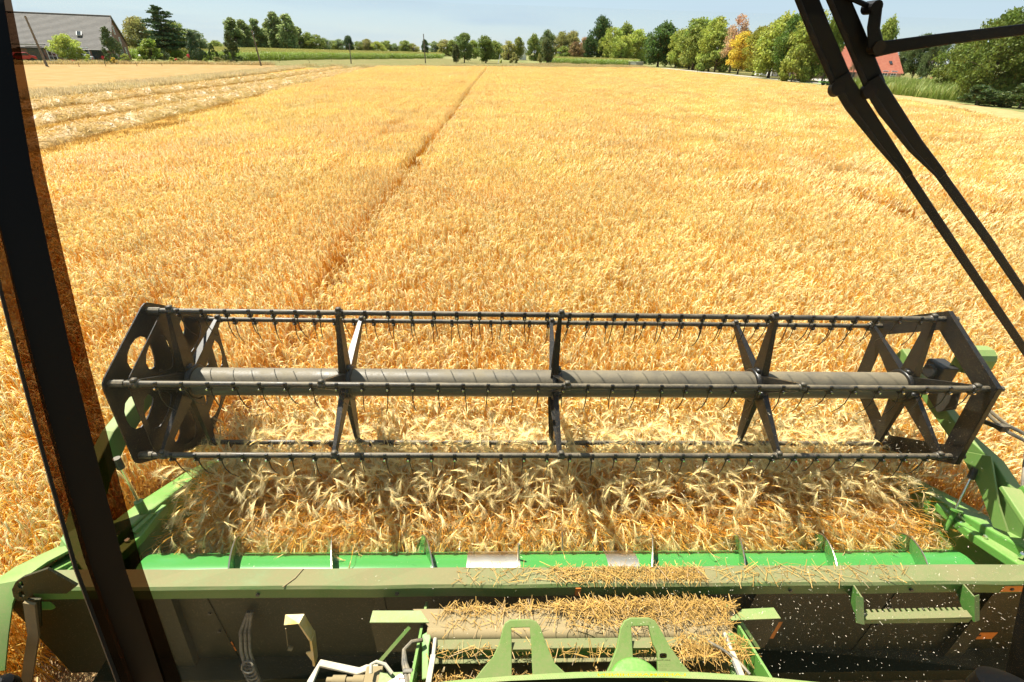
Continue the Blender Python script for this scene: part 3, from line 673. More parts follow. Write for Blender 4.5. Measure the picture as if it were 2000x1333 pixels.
# farm garden, left
tree('garden_tree', 140, 121.5, 67, 58, 'round', LIGHT, 'round light green tree in front of the brick barn wall', group=gg)
tree('shrub', 165, 122, 92, 26, 'bush', LIGHT, 'small mop headed shrub under the round tree by the barn', 'shrub', gg)
tree('conifer', 228, 122, 53, 40, 'thuja', DARK, 'dark upright conifer at the corner of the barn gable', group=gg)
tree('cedar_tree', 335, 116, 15, 92, 'cedar', (.06, .105, .035), 'tall cedar with tiered branches standing beside the barn gable')
tree('leafy_shrub', 300, 119, 76, 56, 'bush', (.2, .27, .04), 'large bright green feathery shrub below the cedar', 'shrub', gg)
tree('dark_shrub', 322, 119, 98, 24, 'ball', DARK, 'low dark shrub at the foot of the cedar', 'shrub', gg)
tree('broadleaf_tree', 285, 113, 33, 60, 'round', OLIVE, 'olive green tree rising behind the barn gable', group='trees behind the farm garden')
tree('broadleaf_tree', 355, 112, 42, 62, 'round', MID, 'spreading tree right behind the cedar', group='trees behind the farm garden')
tree('broadleaf_tree', 385, 112, 56, 52, 'oval', BLUEG, 'bluish tree overlapping the columnar conifer', group='trees behind the farm garden')
tree('conifer', 384, 118, 60, 34, 'thuja', (.06, .1, .04), 'loose columnar conifer behind the clipped ball', group=gg)
tree('clipped_ball_shrub', 393, 121, 94, 27, 'ball', (.055, .095, .03), 'clipped ball shaped evergreen in the farm garden', 'shrub', gg)
tree('columnar_shrub', 420, 119, 84, 18, 'cone', (.09, .125, .03), 'narrow clipped column evergreen next to the ball', 'shrub', gg)
tree('conifer', 458, 125, 62, 36, 'thuja', (.085, .115, .03), 'broad cone shaped conifer at the end of the garden', group=gg)
tree('mound_shrub', 428, 124, 111, 22, 'bush', OLIVE, 'low olive mound shrub below the column evergreen', 'shrub', gg)
for px, by, ty, w, k, c, lb in ((212, 126, 110, 12, 'cone', (.07, .14, .02), 'small dark green cone shrub before the barn gable'), (224, 126, 112, 13, 'bush', YEL, 'small yellow shrub before the barn gable'),
        (249, 125, 105, 22, 'bush', LIGHT, 'rounded light green shrub by the arched barn door'), (303, 125, 108, 12, 'cone', (.13, .22, .03), 'bright green cone shrub in the flower border'),
        (119, 124, 116, 12, 'bush', (.4, .4, .1), 'pale yellow shrub by the white barn door'), (172, 125, 115, 15, 'bush', LIGHT, 'low green shrub with red blooms beside it'), (184, 125, 117, 12, 'bush', MID, 'low shrub in the border below the skylight'),
        (276, 124, 110, 14, 'bush', LIGHT, 'light shrub near the lantern post'), (338, 123, 112, 16, 'bush', LIGHT, 'pale flowering shrub in front of the cedar'), (352, 123, 113, 14, 'bush', OLIVE, 'olive shrub beside the pale flowering shrub'),
        (366, 123, 110, 14, 'bush', OLIVE, 'dry olive shrub left of the clipped ball'), (402, 124, 113, 12, 'bush', MID, 'small shrub between ball and column evergreens'), (51, 118, 96, 20, 'bush', LIGHT, 'light shrub by the red car'),
        (447, 126, 117, 10, 'bush', OLIVE, 'small dry shrub at the foot of the last conifer')):
    tree('border_shrub', px, by, ty, w, k, c, lb, 'shrub', gg)
# poplars and hedgerow beyond the maize
for px, ty, w, Y in ((463, 34, 40, 300), (482, 40, 34, 310), (508, 38, 36, 320), (530, 44, 34, 330), (545, 25, 38, 320), (568, 29, 42, 315), (588, 52, 30, 330), (520, 60, 44, 335), (495, 70, 40, 345)):
    tree('poplar_tree', px, 0, ty, w, 'poplar', (.25, .31, .11), 'tall poplar rising behind the maize field', group=gp, Y=Y)
for i, (px, ty, w, k, c, Y) in enumerate(((604, 62, 22, 'oval', MID, 330), (620, 66, 24, 'round', MID, 330), (635, 74, 24, 'round', BLUEG, 340), (652, 78, 24, 'round', MID, 350), (666, 76, 22, 'round', BLUEG, 350), (702, 80, 22, 'round', MID, 360),
        (718, 76, 24, 'round', OLIVE, 360), (738, 80, 26, 'round', LIGHT, 360), (755, 79, 24, 'round', MID, 370), (772, 84, 16, 'oval', BLUEG, 370), (792, 79, 26, 'round', MID, 370), (808, 84, 20, 'round', OLIVE, 370), (850, 80, 24, 'round', BLUEG, 360), (868, 76, 22, 'round', OLIVE, 350), (884, 78, 26, 'round', MID, 350),
        (425, 78, 22, 'round', MID, 330), (410, 84, 16, 'round', BLUEG, 340))):
    tree('hedgerow_tree', px, 0, ty, w*1.45, 'full', c, {MID: 'mid green', BLUEG: 'bluish green', OLIVE: 'olive toned', LIGHT: 'light green'}[c]+' bushy tree in the far hedgerow beyond the maize field', group=gm, Y=Y)
tree('solitary_tree', 683, 0, 70, 22, 'round', (.06, .1, .04), 'dark round crowned tree standing above the hedgerow', group=gm, Y=300)
tree('solitary_tree', 831, 0, 77, 18, 'round', (.06, .1, .04), 'small round crowned tree behind the utility pole', group=gm, Y=280)
tree('field_tree', 907, 123, 65, 44, 'round', (.16, .215, .06), 'round tree with bare trunk at the far field edge')
tree('field_tree', 891, 124, 84, 16, 'oval', (.1, .12, .04), 'slim young tree by the post at the field edge')
tree('field_tree', 949, 124, 69, 36, 'oval', (.17, .23, .05), 'oval tree at the end of the wheel track')
for px, ty, w, k, c, Y in ((925, 78, 26, 'round', MID, 280), (966, 78, 28, 'round', MID, 280), (975, 82, 20, 'round', BLUEG, 300)):
    tree('hedgerow_tree', px, 0, ty, w*1.3, 'full', c, 'bushy tree between the two field edge trees', group=gm, Y=Y)
for px, ty, w, k, c, Y, lb in ((993, 78, 30, 'round', OLIVE, 270, 'olive bushy tree left of the white gabled house'), (1012, 72, 24, 'round', (.26, .29, .06), 270, 'bright yellow green tree above the white gabled house'),
        (1043, 64, 30, 'round', MID, 270, 'dark green tree right of the white gabled house'), (1068, 57, 34, 'round', (.13, .17, .06), 280, 'pale topped tree in the wood behind the maize plot'), (1095, 59, 36, 'round', OLIVE, 285, 'brownish green tree in the wood behind the maize plot'),
        (1115, 60, 30, 'oval', OLIVE, 285, 'olive tree in the wood behind the maize plot'), (1125, 80, 30, 'round', (.26, .18, .07), 265, 'rusty brown tree left of the big oak'), (1140, 72, 26, 'round', RED, 275, 'faded reddish tree beside the big oak'),
        (1100, 90, 30, 'bush', MID, 270, 'low tree at the edge of the maize plot'), (1060, 92, 30, 'bush', MID, 270, 'bushy low tree behind the slim field tree')):
    tree('woodland_tree', px, 0, ty, w*1.2, 'full' if k == 'round' else k, c, lb, group='wood behind the maize plot', Y=Y)
tree('oak_tree', 1170, 0, 32, 52, 'round', (.055, .1, .025), 'tall dark oak towering over the wood', Y=270)
tree('woodland_tree', 1150, 0, 70, 34, 'round', (.06, .105, .025), 'dark tree at the foot of the oak', group='wood behind the maize plot', Y=262)
for px, ty, w, k, c, Y, lb in ((1193, 50, 46, 'round', LIGHT, 262, 'fresh green tree right of the oak'), (1216, 42, 34, 'oval', MID, 275, 'pointed green tree behind the fresh green one'), (1212, 68, 44, 'round', LIGHT, 255, 'low light green tree before the wood'), (1240, 56, 40, 'oval', LIGHT, 260, 'light green oval tree left of the road trees'), (1262, 62, 26, 'round', DARK, 270, 'dark tree in the gap before the road trees')):
    tree('woodland_tree', px, 0, ty, w*1.2, 'full' if k == 'round' else k, c, lb, group='wood behind the maize plot', Y=Y)
tree('field_bush', 1004, 124, 102, 18, 'bush', OLIVE, 'round dry bush on the far field edge', 'bush')
tree('field_bush', 1053, 124, 105, 12, 'bush', OLIVE, 'narrow bush beside the slim field tree', 'bush')
tree('field_tree', 1068, 125, 72, 28, 'oval', (.13, .16, .05), 'slim pale tree standing before the maize plot')
tree('field_bush', 979, 124, 117, 6, 'bush', LIGHT, 'tiny green bush by the leaning white stake', 'bush')
# trees along the farm road, right
for px, ty, w, Y, c in ((1300, 60, 50, 215, MID), (1335, 52, 54, 200, LIGHT), (1368, 48, 56, 190, MID), (1405, 52, 56, 180, OLIVE), (1440, 56, 56, 170, MID), (1478, 50, 60, 165, LIGHT), (1515, 46, 60, 160, MID)):
    tree('background_tree', px, 0, ty, w, 'full', c, {MID: 'mid green', OLIVE: 'olive toned', LIGHT: 'light green'}[c]+' tree filling the gaps behind the road row', group='second row behind the road trees', Y=Y)
for px, by, ty, w, k, c, lb in ((1284, 131, 40, 50, 'oval', (.085, .15, .03), 'tall dense green tree first in the road row'), (1318, 133, 57, 34, 'oval', LIGHT, 'light green tree second in the road row'), (1352, 137, 32, 52, 'oval', MID, 'tall green tree with see through top in the road row'),
        (1345, 136, 62, 40, 'oval', (.25, .25, .05), 'yellowing tree in front of the tall road tree'), (1383, 140, 33, 56, 'round', LIGHT, 'broad light green tree in the road row'), (1395, 141, 60, 52, 'bush', MID, 'dense low crown between the road trees'),
        (1424, 143, 31, 44, 'loose', RED, 'reddish thinning birch in the road row'), (1440, 146, 62, 50, 'round', YEL, 'golden yellow tree in the road row'), (1470, 149, 52, 54, 'round', (.27, .27, .04), 'yellow green tree next to the golden one'),
        (1500, 153, 22, 62, 'oval', LIGHT, 'tall light green tree with slim trunk before the farmyard'), (1528, 156, 28, 60, 'round', (.12, .2, .035), 'green tree with open crown before the farmyard'), (1562, 159, 18, 60, 'oval', LIGHT, 'tall tree beside the red roofed farmhouse'),
        (1604, 162, 14, 38, 'oval', (.17, .24, .04), 'last tall tree of the road row behind the wiper arm'), (1545, 160, 84, 44, 'bush', LIGHT, 'low leafy tree under the tall road trees')):
    tree('roadside_tree', px, by, ty, w*1.25, k, c, lb, group=gr_)
tree('bare_tree', 1660, 160, 92, 20, 'loose', (.22, .16, .09), 'nearly bare brown tree before the red roof')
tree('garden_tree', 1705, 0, 28, 40, 'oval', MID, 'green tree rising behind the red roof ridge', group='trees behind the farmhouse', Y=150)
for px, ty, w, Y in ((1785, 66, 60, 125), (1812, 74, 52, 118), (1760, 84, 40, 135)):
    tree('dark_tree', px, 0, ty, w, 'round', DARK, 'dark green tree standing right of the farmhouse', group='dark trees by the farmhouse', Y=Y)
tree('large_tree', 1905, 200, 18, 150, 'big', (.15, .205, .035), 'large spreading tree with leaning trunks by the barley edge')
tree('large_tree', 2010, 205, -14, 170, 'big', (.165, .22, .04), 'huge roadside tree whose crown overtops its neighbours')
tree('large_tree', 1850, 188, 64, 92, 'round', (.165, .215, .04), 'lower leafy tree beside the playground slides')
tree('undergrowth_bush', 1905, 206, 166, 80, 'bush', (.05, .085, .02), 'dark undergrowth bush below the large tree', 'bush', 'undergrowth by the barley edge')
tree('undergrowth_bush', 1990, 212, 160, 90, 'bush', (.06, .095, .02), 'shaded bush under the huge roadside tree', 'bush', 'undergrowth by the barley edge')

# ================================================================== BUILDINGS
def nrm(v): v = np.array(v, float); return v/np.linalg.norm(v)
def building(name, label, corner, u, length, depth, eave, ridge, wall_m, roof_m, over=.5, back_eave=None, courses=26):
    """corner = front corner on the right, facade runs to the left of it; gable roof with ridge along the facade"""
    u = np.array([*nrm(u), 0]); w = np.array([-u[1], u[0], 0]); C0 = np.array([corner[0], corner[1], 0.0]); be = back_eave if back_eave is not None else eave
    root = thing(name, label, 'building', C0)
    A, B = C0-u*length, C0; mid = depth*(ridge-eave)/((ridge-eave)+(ridge-be)); Z = np.array([0, 0, 1.0])
    mb = MB(); mb.plate([A, B, B+Z*eave, A+Z*eave], w*.3); wall = obj('front_wall', mb, wall_m, root)
    for nm, P, s in (('gable_wall', B, -1), ('gable_wall', A, 1)):
        mb = MB(); mb.plate([P+w*.3, P+w*depth, P+w*depth+Z*be, P+w*mid+Z*(ridge-.15), P+w*.3+Z*(eave-.02)], u*.3*s); gw = obj(nm, mb, wall_m, root)
        if P is B: gable = gw
    def roof_side(p_eave, e_z, run, nm):
        mb = MB(); n = courses; V = []; F = []
        a0 = A-u*over; b0 = B+u*over*.6
        for i in range(n):
            t0, t1 = i/n, (i+1.12)/n
            for t, dz in ((t0, .07), (t1, .0)):
                d = run*(t-over/np.linalg.norm(run)*(1-t)); sag = 1.0
                zz = e_z+(ridge-e_z)*t-(ridge-e_z)*over/np.linalg.norm(run)*(1-t)+dz
                wob = [0.0, .0]
                V += [a0+p_eave+d+Z*zz, b0+p_eave+d+Z*zz]
            o = i*4; F.append((o, o+1, o+3, o+2))
            if i: F.append((o, o-1+0, o-2+0, o+1) if False else (o, o+1, o-1, o-2))
        o_ = obj(nm, mb.add(V, F), roof_m, root); return o_
    rf = roof_side(w*0, eave, w*mid, 'roof'); roof_side(w*depth, be, -w*(depth-mid), 'roof')
    mb = MB(); mb.tube([A-u*over+w*mid+Z*(ridge+.03), B+u*over*.6+w*mid+Z*(ridge+.03)], .14, 8); obj('ridge_cap', mb, roof_m, rf)
    return root, wall, gable, rf, A, B, u, w, Z
def opening(wall, P, du, Z, w_, h_, nout, frame='white_paint', name='window', bars=(1, 2), pane_m='pane'):
    """window or door standing 4 cm proud of a wall: frame, pane, glazing bars"""
    P = np.array(P); t = .1
    mb = MB(); mb.plate([P-du*w_/2, P+du*w_/2, P+du*w_/2+Z*h_, P-du*w_/2+Z*h_], nout*.05, [[P-du*(w_/2-t)+Z*t, P+du*(w_/2-t)+Z*t, P+du*(w_/2-t)+Z*(h_-t), P-du*(w_/2-t)+Z*(h_-t)]])
    for k in range(1, bars[0]+1): q = P+du*(-w_/2+w_*k/(bars[0]+1)); mb.plate([q-du*.03+Z*t, q+du*.03+Z*t, q+du*.03+Z*(h_-t), q-du*.03+Z*(h_-t)], nout*.045)
    for k in range(1, bars[1]+1): q = P+Z*(h_*k/(bars[1]+1)); mb.plate([q-du*(w_/2-t)-Z*.03, q+du*(w_/2-t)-Z*.03, q+du*(w_/2-t)+Z*.03, q-du*(w_/2-t)+Z*.03], nout*.04)
    f = obj(name, mb, frame, wall)
    root = wall
    mb = MB(); mb.plate([P-du*(w_/2-t*.8)+Z*t*.8, P+du*(w_/2-t*.8)+Z*t*.8, P+du*(w_/2-t*.8)+Z*(h_-t*.8), P-du*(w_/2-t*.8)+Z*(h_-t*.8)], nout*.02); obj('pane', mb, pane_m, wall)
    return f
bc = G(225, 121); u_b = (.93, .37)
eave_h = height_at(bc, 95); pk = bc+np.array([-.37, .93, 0])*7; ridge_h = height_at(pk, 32)
barn, bw, bgab, brf, bA, bB, bu, bwv, bZ = building('farm_barn', 'long brick barn with a big grey tiled roof and white windows', bc, u_b, 30, 14, eave_h, ridge_h, 'brick_dark', 'roof_grey', .5, eave_h+.6, 30)
fo_ = -bwv
def along(px):                                   # facade point shown in photo column px
    lo, hi = 0, 30
    for _ in range(40):
        m = (lo+hi)/2
        if pr(bB-bu*m+bZ*1.0)[0] > px: lo = m
        else: hi = m
    return bB-bu*(lo+hi)/2
opening(bw, along(102), bu, bZ, 1.3, 2.3, fo_, name='door', bars=(1, 2))
opening(bw, along(114)+bZ*1.2, bu, bZ, 1.5, 1.2, fo_); opening(bw, along(168)+bZ*1.1, bu, bZ, 1.5, 1.2, fo_)
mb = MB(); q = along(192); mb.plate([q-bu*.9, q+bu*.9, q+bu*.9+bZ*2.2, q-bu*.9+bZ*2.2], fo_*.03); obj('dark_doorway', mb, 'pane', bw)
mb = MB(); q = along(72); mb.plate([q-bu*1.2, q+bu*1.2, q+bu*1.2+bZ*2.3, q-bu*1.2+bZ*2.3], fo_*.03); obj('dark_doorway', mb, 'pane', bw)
mb = MB(); q = along(70); mb.plate([q-bu*2.4+bZ*2.5, q+bu*2.0+bZ*2.5, q+bu*2.0+bZ*2.5+fo_*1.2, q-bu*2.4+bZ*2.5+fo_*1.2], (0, 0, .1)); obj('porch_canopy', mb, 'concrete', bw)
t_ = .40; sk = along(161)+bwv*7*t_+bZ*(eave_h+(ridge_h-eave_h)*t_+.12); sl = nrm(bwv*7+bZ*(ridge_h-eave_h)); nn = np.cross(bu, sl)
mb = MB(); mb.plate([sk-bu*.4-sl*.5, sk+bu*.4-sl*.5, sk+bu*.4+sl*.5, sk-bu*.4+sl*.5], nn*.1); so = obj('skylight', mb, 'white_paint', brf)
mb = MB(); mb.plate([sk-bu*.33-sl*.47+nn*.11, sk+bu*.33-sl*.47+nn*.11, sk+bu*.33+sl*.47+nn*.11, sk-bu*.33+sl*.47+nn*.11], nn*.01); obj('skylight_pane', mb, 'pane', brf)
for k_, zz, hh, ww in ((7.0, ridge_h*.60, 1.5, 1.0), (4.3, ridge_h*.37, 1.3, .9), (9.2, ridge_h*.37, 1.3, .9), (3.2, 1.0, 1.3, 1.0), (11.5, 1.0, 1.3, .9)):
    opening(bgab, bB+bwv*k_+bZ*zz+bu*.0, bwv, bZ, ww, hh, bu)
opening(bgab, bB+bwv*8.0+bu*.0, bwv, bZ, 2.0, 2.9, bu, name='arched_door', bars=(1, 0))
for s_, e_ in ((14, eave_h+.6),):
    mb = MB(); a_ = bB+bwv*s_+bZ*(e_+.02)+bu*.2; b_ = bB+bwv*7+bZ*(ridge_h-.02)+bu*.2; mb.beam([a_, b_], .12, .3, (bu[0], bu[1], 0)); obj('barge_board', mb, 'tan_plate', brf)
mb = MB(); q0 = bB-bu*19.2+fo_*.4+bZ*(eave_h-.1); q1 = bB-bu*18.6+bwv*7+bZ*(ridge_h+.02); mb.tube([q0+nn*.12, (q0+q1)/2+nn*.1, q1+nn*.12], .09, 6); obj('roof_seam', mb, 'concrete', brf)
# farmhouse with red roof
hc = G(1755, 158.5); hl = G(1578, 153.5); hu = (hc-hl)[:2]
he = height_at(hc, 141); hr = height_at(hc+np.array([0, 5.5, 0]), 92)
house, hw, hg, hrf, hA, hB, hux, hwv, hZ = building('farmhouse', 'brick farmhouse with a steep red tiled roof', hc, hu, float(np.linalg.norm(hu)), 11, he, hr, 'brick_red', 'roof_red', .4, None, 30)
def halong(px):
    lo, hi = 0, 25
    for _ in range(40):
        m = (lo+hi)/2
        if pr(hB-hux*m+hZ*1.0)[0] > px: lo = m
        else: hi = m
    return hB-hux*(lo+hi)/2
for px in (1744, 1727): opening(hw, halong(px)+hZ*.55, hux, hZ, 1.25, 1.35, -hwv, bars=(1, 2))
for px in (1690, 1660, 1628): opening(hw, halong(px)+hZ*.1, hux, hZ, 2.2, 1.5, -hwv, 'bark', 'barn_door', (0, 0))
sk = halong(1741)+hwv*5.5*.33+hZ*(he+(hr-he)*.33+.12); sl = nrm(hwv*5.5+hZ*(hr-he)); nn = np.cross(hux, sl)
mb = MB(); mb.plate([sk-hux*.3-sl*.4, sk+hux*.3-sl*.4, sk+hux*.3+sl*.4, sk-hux*.3+sl*.4], nn*.08); obj('skylight', mb, 'pane', hrf)
# half timbered outbuilding left of it
oc = G(1552, 150.5); oe = height_at(oc, 128); orr = height_at(oc+np.array([-3, 0, 0]), 104)
ob, ow, og, orf, oA, oB, oux, owv, oZ = building('half_timbered_shed', 'pale half timbered shed with red roof behind the road trees', oc, (1, .05), 6, 8, oe, orr, 'white_paint', 'roof_red', .4)
for k_ in range(5):
    q = oB-oux*(.4+k_*1.3); mb = MB(); mb.plate([q-oux*.1, q+oux*.1, q+oux*.1+oZ*oe, q-oux*.1+oZ*oe], -owv*.04); obj('timber_post', mb, 'bark', ow)
for zz in (.9, oe-.25):
    mb = MB(); mb.plate([oB-oux*6+oZ*zz, oB+oZ*zz, oB+oZ*(zz+.18), oB-oux*6+oZ*(zz+.18)], -owv*.045); obj('timber_rail', mb, 'bark', ow)
# distant white gabled house among the trees
wc = place(1028, 290); wt = height_at(wc, 86); whl = mpp(wc)*14
mb = MB(); hx = whl; P0 = wc+np.array([-hx, 0, 0]); P1 = wc
rt_ = thing('white_house', 'distant white gabled house half hidden among trees', 'building', wc)
mb.plate([P0, P1, P1+np.array([0, 0, wt*.62]), (P0+P1)/2+np.array([-.3, 0, wt]), P0+np.array([0, 0, wt*.62])], (0, 6, 0)); obj('wall', mb, 'white_paint', rt_)
for s_ in (-1, 1):
    top = (P0+P1)/2+np.array([-.3, -.2, wt+.1]); low = (P0 if s_ < 0 else P1)+np.array([.2*s_, -.2, wt*.62]); mb = MB(); mb.plate([top, low, low+np.array([0, 6.4, 0]), top+np.array([0, 6.4, 0])], (0, 0, .15)); obj('roof', mb, 'concrete', rt_)
# white cabinet by the road
q0 = G(1228, 129); q1 = G(1246, 130); cw = float(np.linalg.norm(q1-q0)); chh = height_at(q0, 121)
rt_ = thing('white_cabinet', 'small pale box shaped cabinet at the maize edge', 'cabinet', q0)
mb = MB(); mb.box(q0+np.array([cw/2, .6, chh/2]), (cw, 1.2, chh)); bx_ = obj('body', mb, 'concrete', rt_)
mb = MB(); mb.box(q0+np.array([cw/2, .6, chh+.04]), (cw+.2, 1.4, .08)); obj('lid', mb, 'white_paint', rt_)
mb = MB(); mb.box(q0+np.array([cw*.3, -.02, chh*.5]), (cw*.4, .04, chh*.7)); obj('door', mb, 'white_paint', rt_)
# utility poles, stakes
def pole(px, by, tx, ty, r, label, cap=True, m='pole_wood', name='utility_pole', cat='pole', group='wooden poles along the field'):
    P = G(px, by); h = height_at(P, ty); T = np.array([P[0], P[1], h]); cur = pr(T)[0]; T[0] += (tx-cur)*mpp(T)
    rt = thing(name, label, cat, P, group); mb = MB(); mb.tube([P, P+(T-P)*.5, T], [r*1.2, r, r*.8], 8); obj('shaft', mb, m, rt, smooth=True)
    if cap:
        mb = MB(); mb.tube([T+np.array([0, 0, -.25]), T+np.array([.0, 0, .08])], r*.55, 6); mb.tube([T+np.array([-.25, 0, -.2]), T+np.array([.25, 0, -.2])], .03, 5); obj('insulator_bracket', mb, 'concrete', rt)
    return T
pole(92, 130, 49, 32, .14, 'leaning wooden pole in front of the grey barn roof')
pole(510, 129, 492, 60, .13, 'wooden pole at the end of the farm garden')
pole(503, 118, 499, 84, .13, 'brace pole leaning on the garden end pole', False)
pole(686, 125, 682, 86, .12, 'thin wooden pole under the dark round tree')
pole(831, 124, 827, 67, .14, 'tall wooden pole rising above the far hedgerow')
pole(891, 124, 890, 92, .10, 'short post beside the round field tree', False)
pole(1259, 125, 1262, 87, .10, 'thin pole between maize plot and road trees')
pole(1270, 127, 1273, 96, .09, 'second thin pole beside the road trees')
pole(1330, 134, 1331, 112, .05, 'short dark sign post under the road trees', False)
pole(973, 124, 977, 106, .08, 'leaning white stake at the far field edge', False, 'white_paint', 'white_stake', 'stake', None)
pole(166, 180, 162, 171, .05, 'short wooden fence stake in the dry grass verge', False, 'pole_wood', 'fence_stake', 'stake', 'stakes in the verge')
pole(67, 187, 62, 179, .05, 'broken stake in the verge by the cab post', False, 'pole_wood', 'fence_stake', 'stake', 'stakes in the verge')
for i_, (px, by) in enumerate(((155, 131), (207, 130), (268, 130), (317, 130), (530, 124), (546, 123), (605, 124), (648, 121))):
    pole(px, by, px-3, by-8, .04, 'thin weathered fence stake by the garden border' if px < 400 else 'thin weathered fence stake before the maize', False, 'pole_wood', 'fence_stake', 'stake', 'fence stakes by the garden' if px < 400 else 'fence stakes before the maize')
q = G(277, 123); rt_ = thing('garden_lantern', 'white globe garden lantern by the barn', 'lantern', q); mb = MB(); mb.tube([q, q+np.array([0, 0, 1.0])], .04, 6); obj('post', mb, 'rubber', rt_); mb = MB(); mb.lathe(q+np.array([0, 0, .98]), q+np.array([0, 0, 1.34]), [(0, .08), (.3, .18), (.7, .18), (1, .05)], 12); obj('globe', mb, 'white_paint', rt_, smooth=True)
# cars by the barn
def car(px, by, yaw, m, label):
    P = G(px, by); rt = thing('parked_car', label, 'car', P, 'cars parked by the barn'); c, s = math.cos(yaw), math.sin(yaw); Rm = np.array([[c, -s, 0], [s, c, 0], [0, 0, 1]])
    T = lambda q: P+Rm @ np.array(q, float)
    side = [(-2.1, .35), (-2.15, .75), (-1.35, .9), (-.8, 1.38), (.8, 1.42), (1.4, .95), (2.1, .85), (2.15, .4)]
    mb = MB(); mb.plate([T((x, -.82, z)) for x, z in side], Rm @ np.array([0, 1.64, 0])); b = obj('body', mb, m, rt, bev=.06)
    mb = MB(); mb.plate([T((x, -.835, z)) for x, z in ((-1.2, .92), (-.75, 1.3), (.75, 1.33), (1.2, .95))], Rm @ np.array([0, 1.67, 0])); obj('side_window', mb, 'pane', rt)
    for x in (-1.35, 1.35):
        for y in (-.83, .62):
            mb = MB(); mb.tube([T((x, y, .32)), T((x, y+.2, .32))], .32, 16); obj('wheel', mb, 'rubber', rt)
car(42, 121, 1.2, 'car_red', 'red car with white roof parked by the barn porch'); car(157, 120.5, .35, 'car_silver', 'silver car parked behind the round garden tree')
# red garden flowers
for i_, (px, by, ty) in enumerate(((173, 121, 112), (181, 121, 113), (204, 121, 111), (371, 121, 106), (345, 122, 116), (142, 125, 121))):
    P = G(px, by); h = height_at(P, ty); rt = thing('flower_plant', 'tall red flowering plant in the barn border', 'flower', P, 'red flowers by the barn'); mb = MB(); mb.tube([P, P+np.array([0, 0, h])], .03, 5); obj('stem', mb, 'lawn', rt)
    V, F, rn = leaves([np.array([0, 0, h*.8])], [.3], [60], .22, rng); me = mesh_from('petals', V, F, 'flower_red'); o = bpy.data.objects.new('petals', me); col.objects.link(o); o.parent = rt
# playground slides and tarpaulin right of the farmhouse
for (p0, p1, m, lb) in (((1791, 158), (1806, 152), 'slide_blue', 'blue playground slide by the large tree'), ((1814, 157), (1828, 151), 'slide_red', 'red playground slide next to the blue one')):
    a_ = G(*p0); b_ = G(p1[0], p0[1]); hz = 1.5; rt = thing('playground_slide', lb, 'slide', a_); mb = MB(); mb.beam([a_+np.array([0, 0, .2]), (a_+b_)/2+np.array([0, 0, .7]), b_+np.array([0, 0, hz])], .5, .1, (0, 1, 0)); obj('chute', mb, m, rt)
    mb = MB(); mb.tube([b_, b_+np.array([0, 0, hz])], .05, 6); mb.tube([b_+np.array([.5, .3, 0]), b_+np.array([0, .3, hz])], .05, 6); obj('ladder', mb, 'bark', rt)
# folded implement on the grass by the yard
q = G(1607, 167); rt = thing('field_implement', 'low green field implement parked beside the road', 'implement', q)
mb = MB(); mb.box(q+np.array([.9, .2, .45]), (3.0, .6, .25)); obj('frame', mb, 'green_paint', rt)
for dx in (0, .8, 1.7):
    mb = MB(); mb.tube([q+np.array([dx, -.1, .35]), q+np.array([dx, .1, .35])], .35, 14); obj('wheel', mb, 'rubber', rt)
for dx in (.4, 1.6):
    mb = MB(); mb.beam([q+np.array([dx, .2, .5]), q+np.array([dx+.3, .2, 1.2])], .08, .08, (0, 1, 0)); obj('tine_arm', mb, 'grey_cast', rt)

# ================================================================== REEL
RY, RZ, RR, PH = 2.833, 1.367, 0.55, R_(34.53)
SPX = [-2.183, -1.070, 0.437, 1.926, 3.058]
def bat_pos(k, r=RR):
    t = R_(60*k)+PH; return RY-r*math.cos(t), RZ+r*math.sin(t)
reel = thing('harvester_reel', 'black six bat reel with long tine bars turning above the barley', 'reel', (0.44, RY, RZ))
mb = MB(); mb.tube([(-2.30, RY, RZ), (3.10, RY, RZ)], 0.1, 40)
obj('reel_tube', mb, 'reel_tube', reel, smooth=True, label='dusty grey centre tube of the reel')
# meshes that repeat: tine, clip, clamp
mb = MB(); mb.tube([(0, 0.004, -0.018), (0, -0.004, -0.06), (0, -0.002, -0.115), (0, 0.018, -0.18), (0, 0.055, -0.24)], [.0042, .0038, .0034, .003, .0022], 5)
tine_me = mesh_from('tine', mb.v, mb.f, 'black_paint', True)
mb = MB(); mb.box((0, 0, -0.022), (0.026, 0.036, 0.034)); mb.box((0, -0.012, 0.006), (0.022, 0.016, 0.03)); mb.tube([(0, -0.016, -0.016), (0, -0.032, -0.016)], 0.0085, 6)
clip_me = mesh_from('tine_clip', mb.v, mb.f, 'black_paint'); fix_normals(clip_me); bevel(clip_me, .003, 1)
mb = MB(); mb.tube([(0, -0.017, -0.016), (0, -0.037, -0.016)], 0.0065, 6); bolt_me = mesh_from('bolt', mb.v, mb.f, 'chrome'); fix_normals(bolt_me)
mb = MB(); mb.tube([(-0.022, 0, 0), (0.022, 0, 0)], 0.0265, 14); mb.box((0, -0.006, 0.03), (0.03, 0.03, 0.02))
clamp_me = mesh_from('bat_clamp', mb.v, mb.f, 'steel_dark', True)
for k in range(6):
    by, bz = bat_pos(k)
    mb = MB(); mb.tube([(-2.30, by, bz), (3.15, by, bz)], 0.0185, 14)
    bat = obj('bat', mb, 'steel_dark', reel, smooth=True)
    off = 0.03 if k % 2 else 0.10
    n = 34
    for i in range(n):
        x = -2.16+off+i*0.1545
        if x > 3.1: break
        part_mesh('tine_clip', clip_me, bat, (x, by, bz)); part_mesh('tine', tine_me, bat, (x, by+rng.normal(0, .002), bz), (rng.normal(0, .07), rng.normal(0, .05), rng.normal(0, .2)))
        part_mesh('bolt', bolt_me, bat, (x, by, bz))
    for x in SPX: part_mesh('clamp', clamp_me, bat, (x, by, bz))
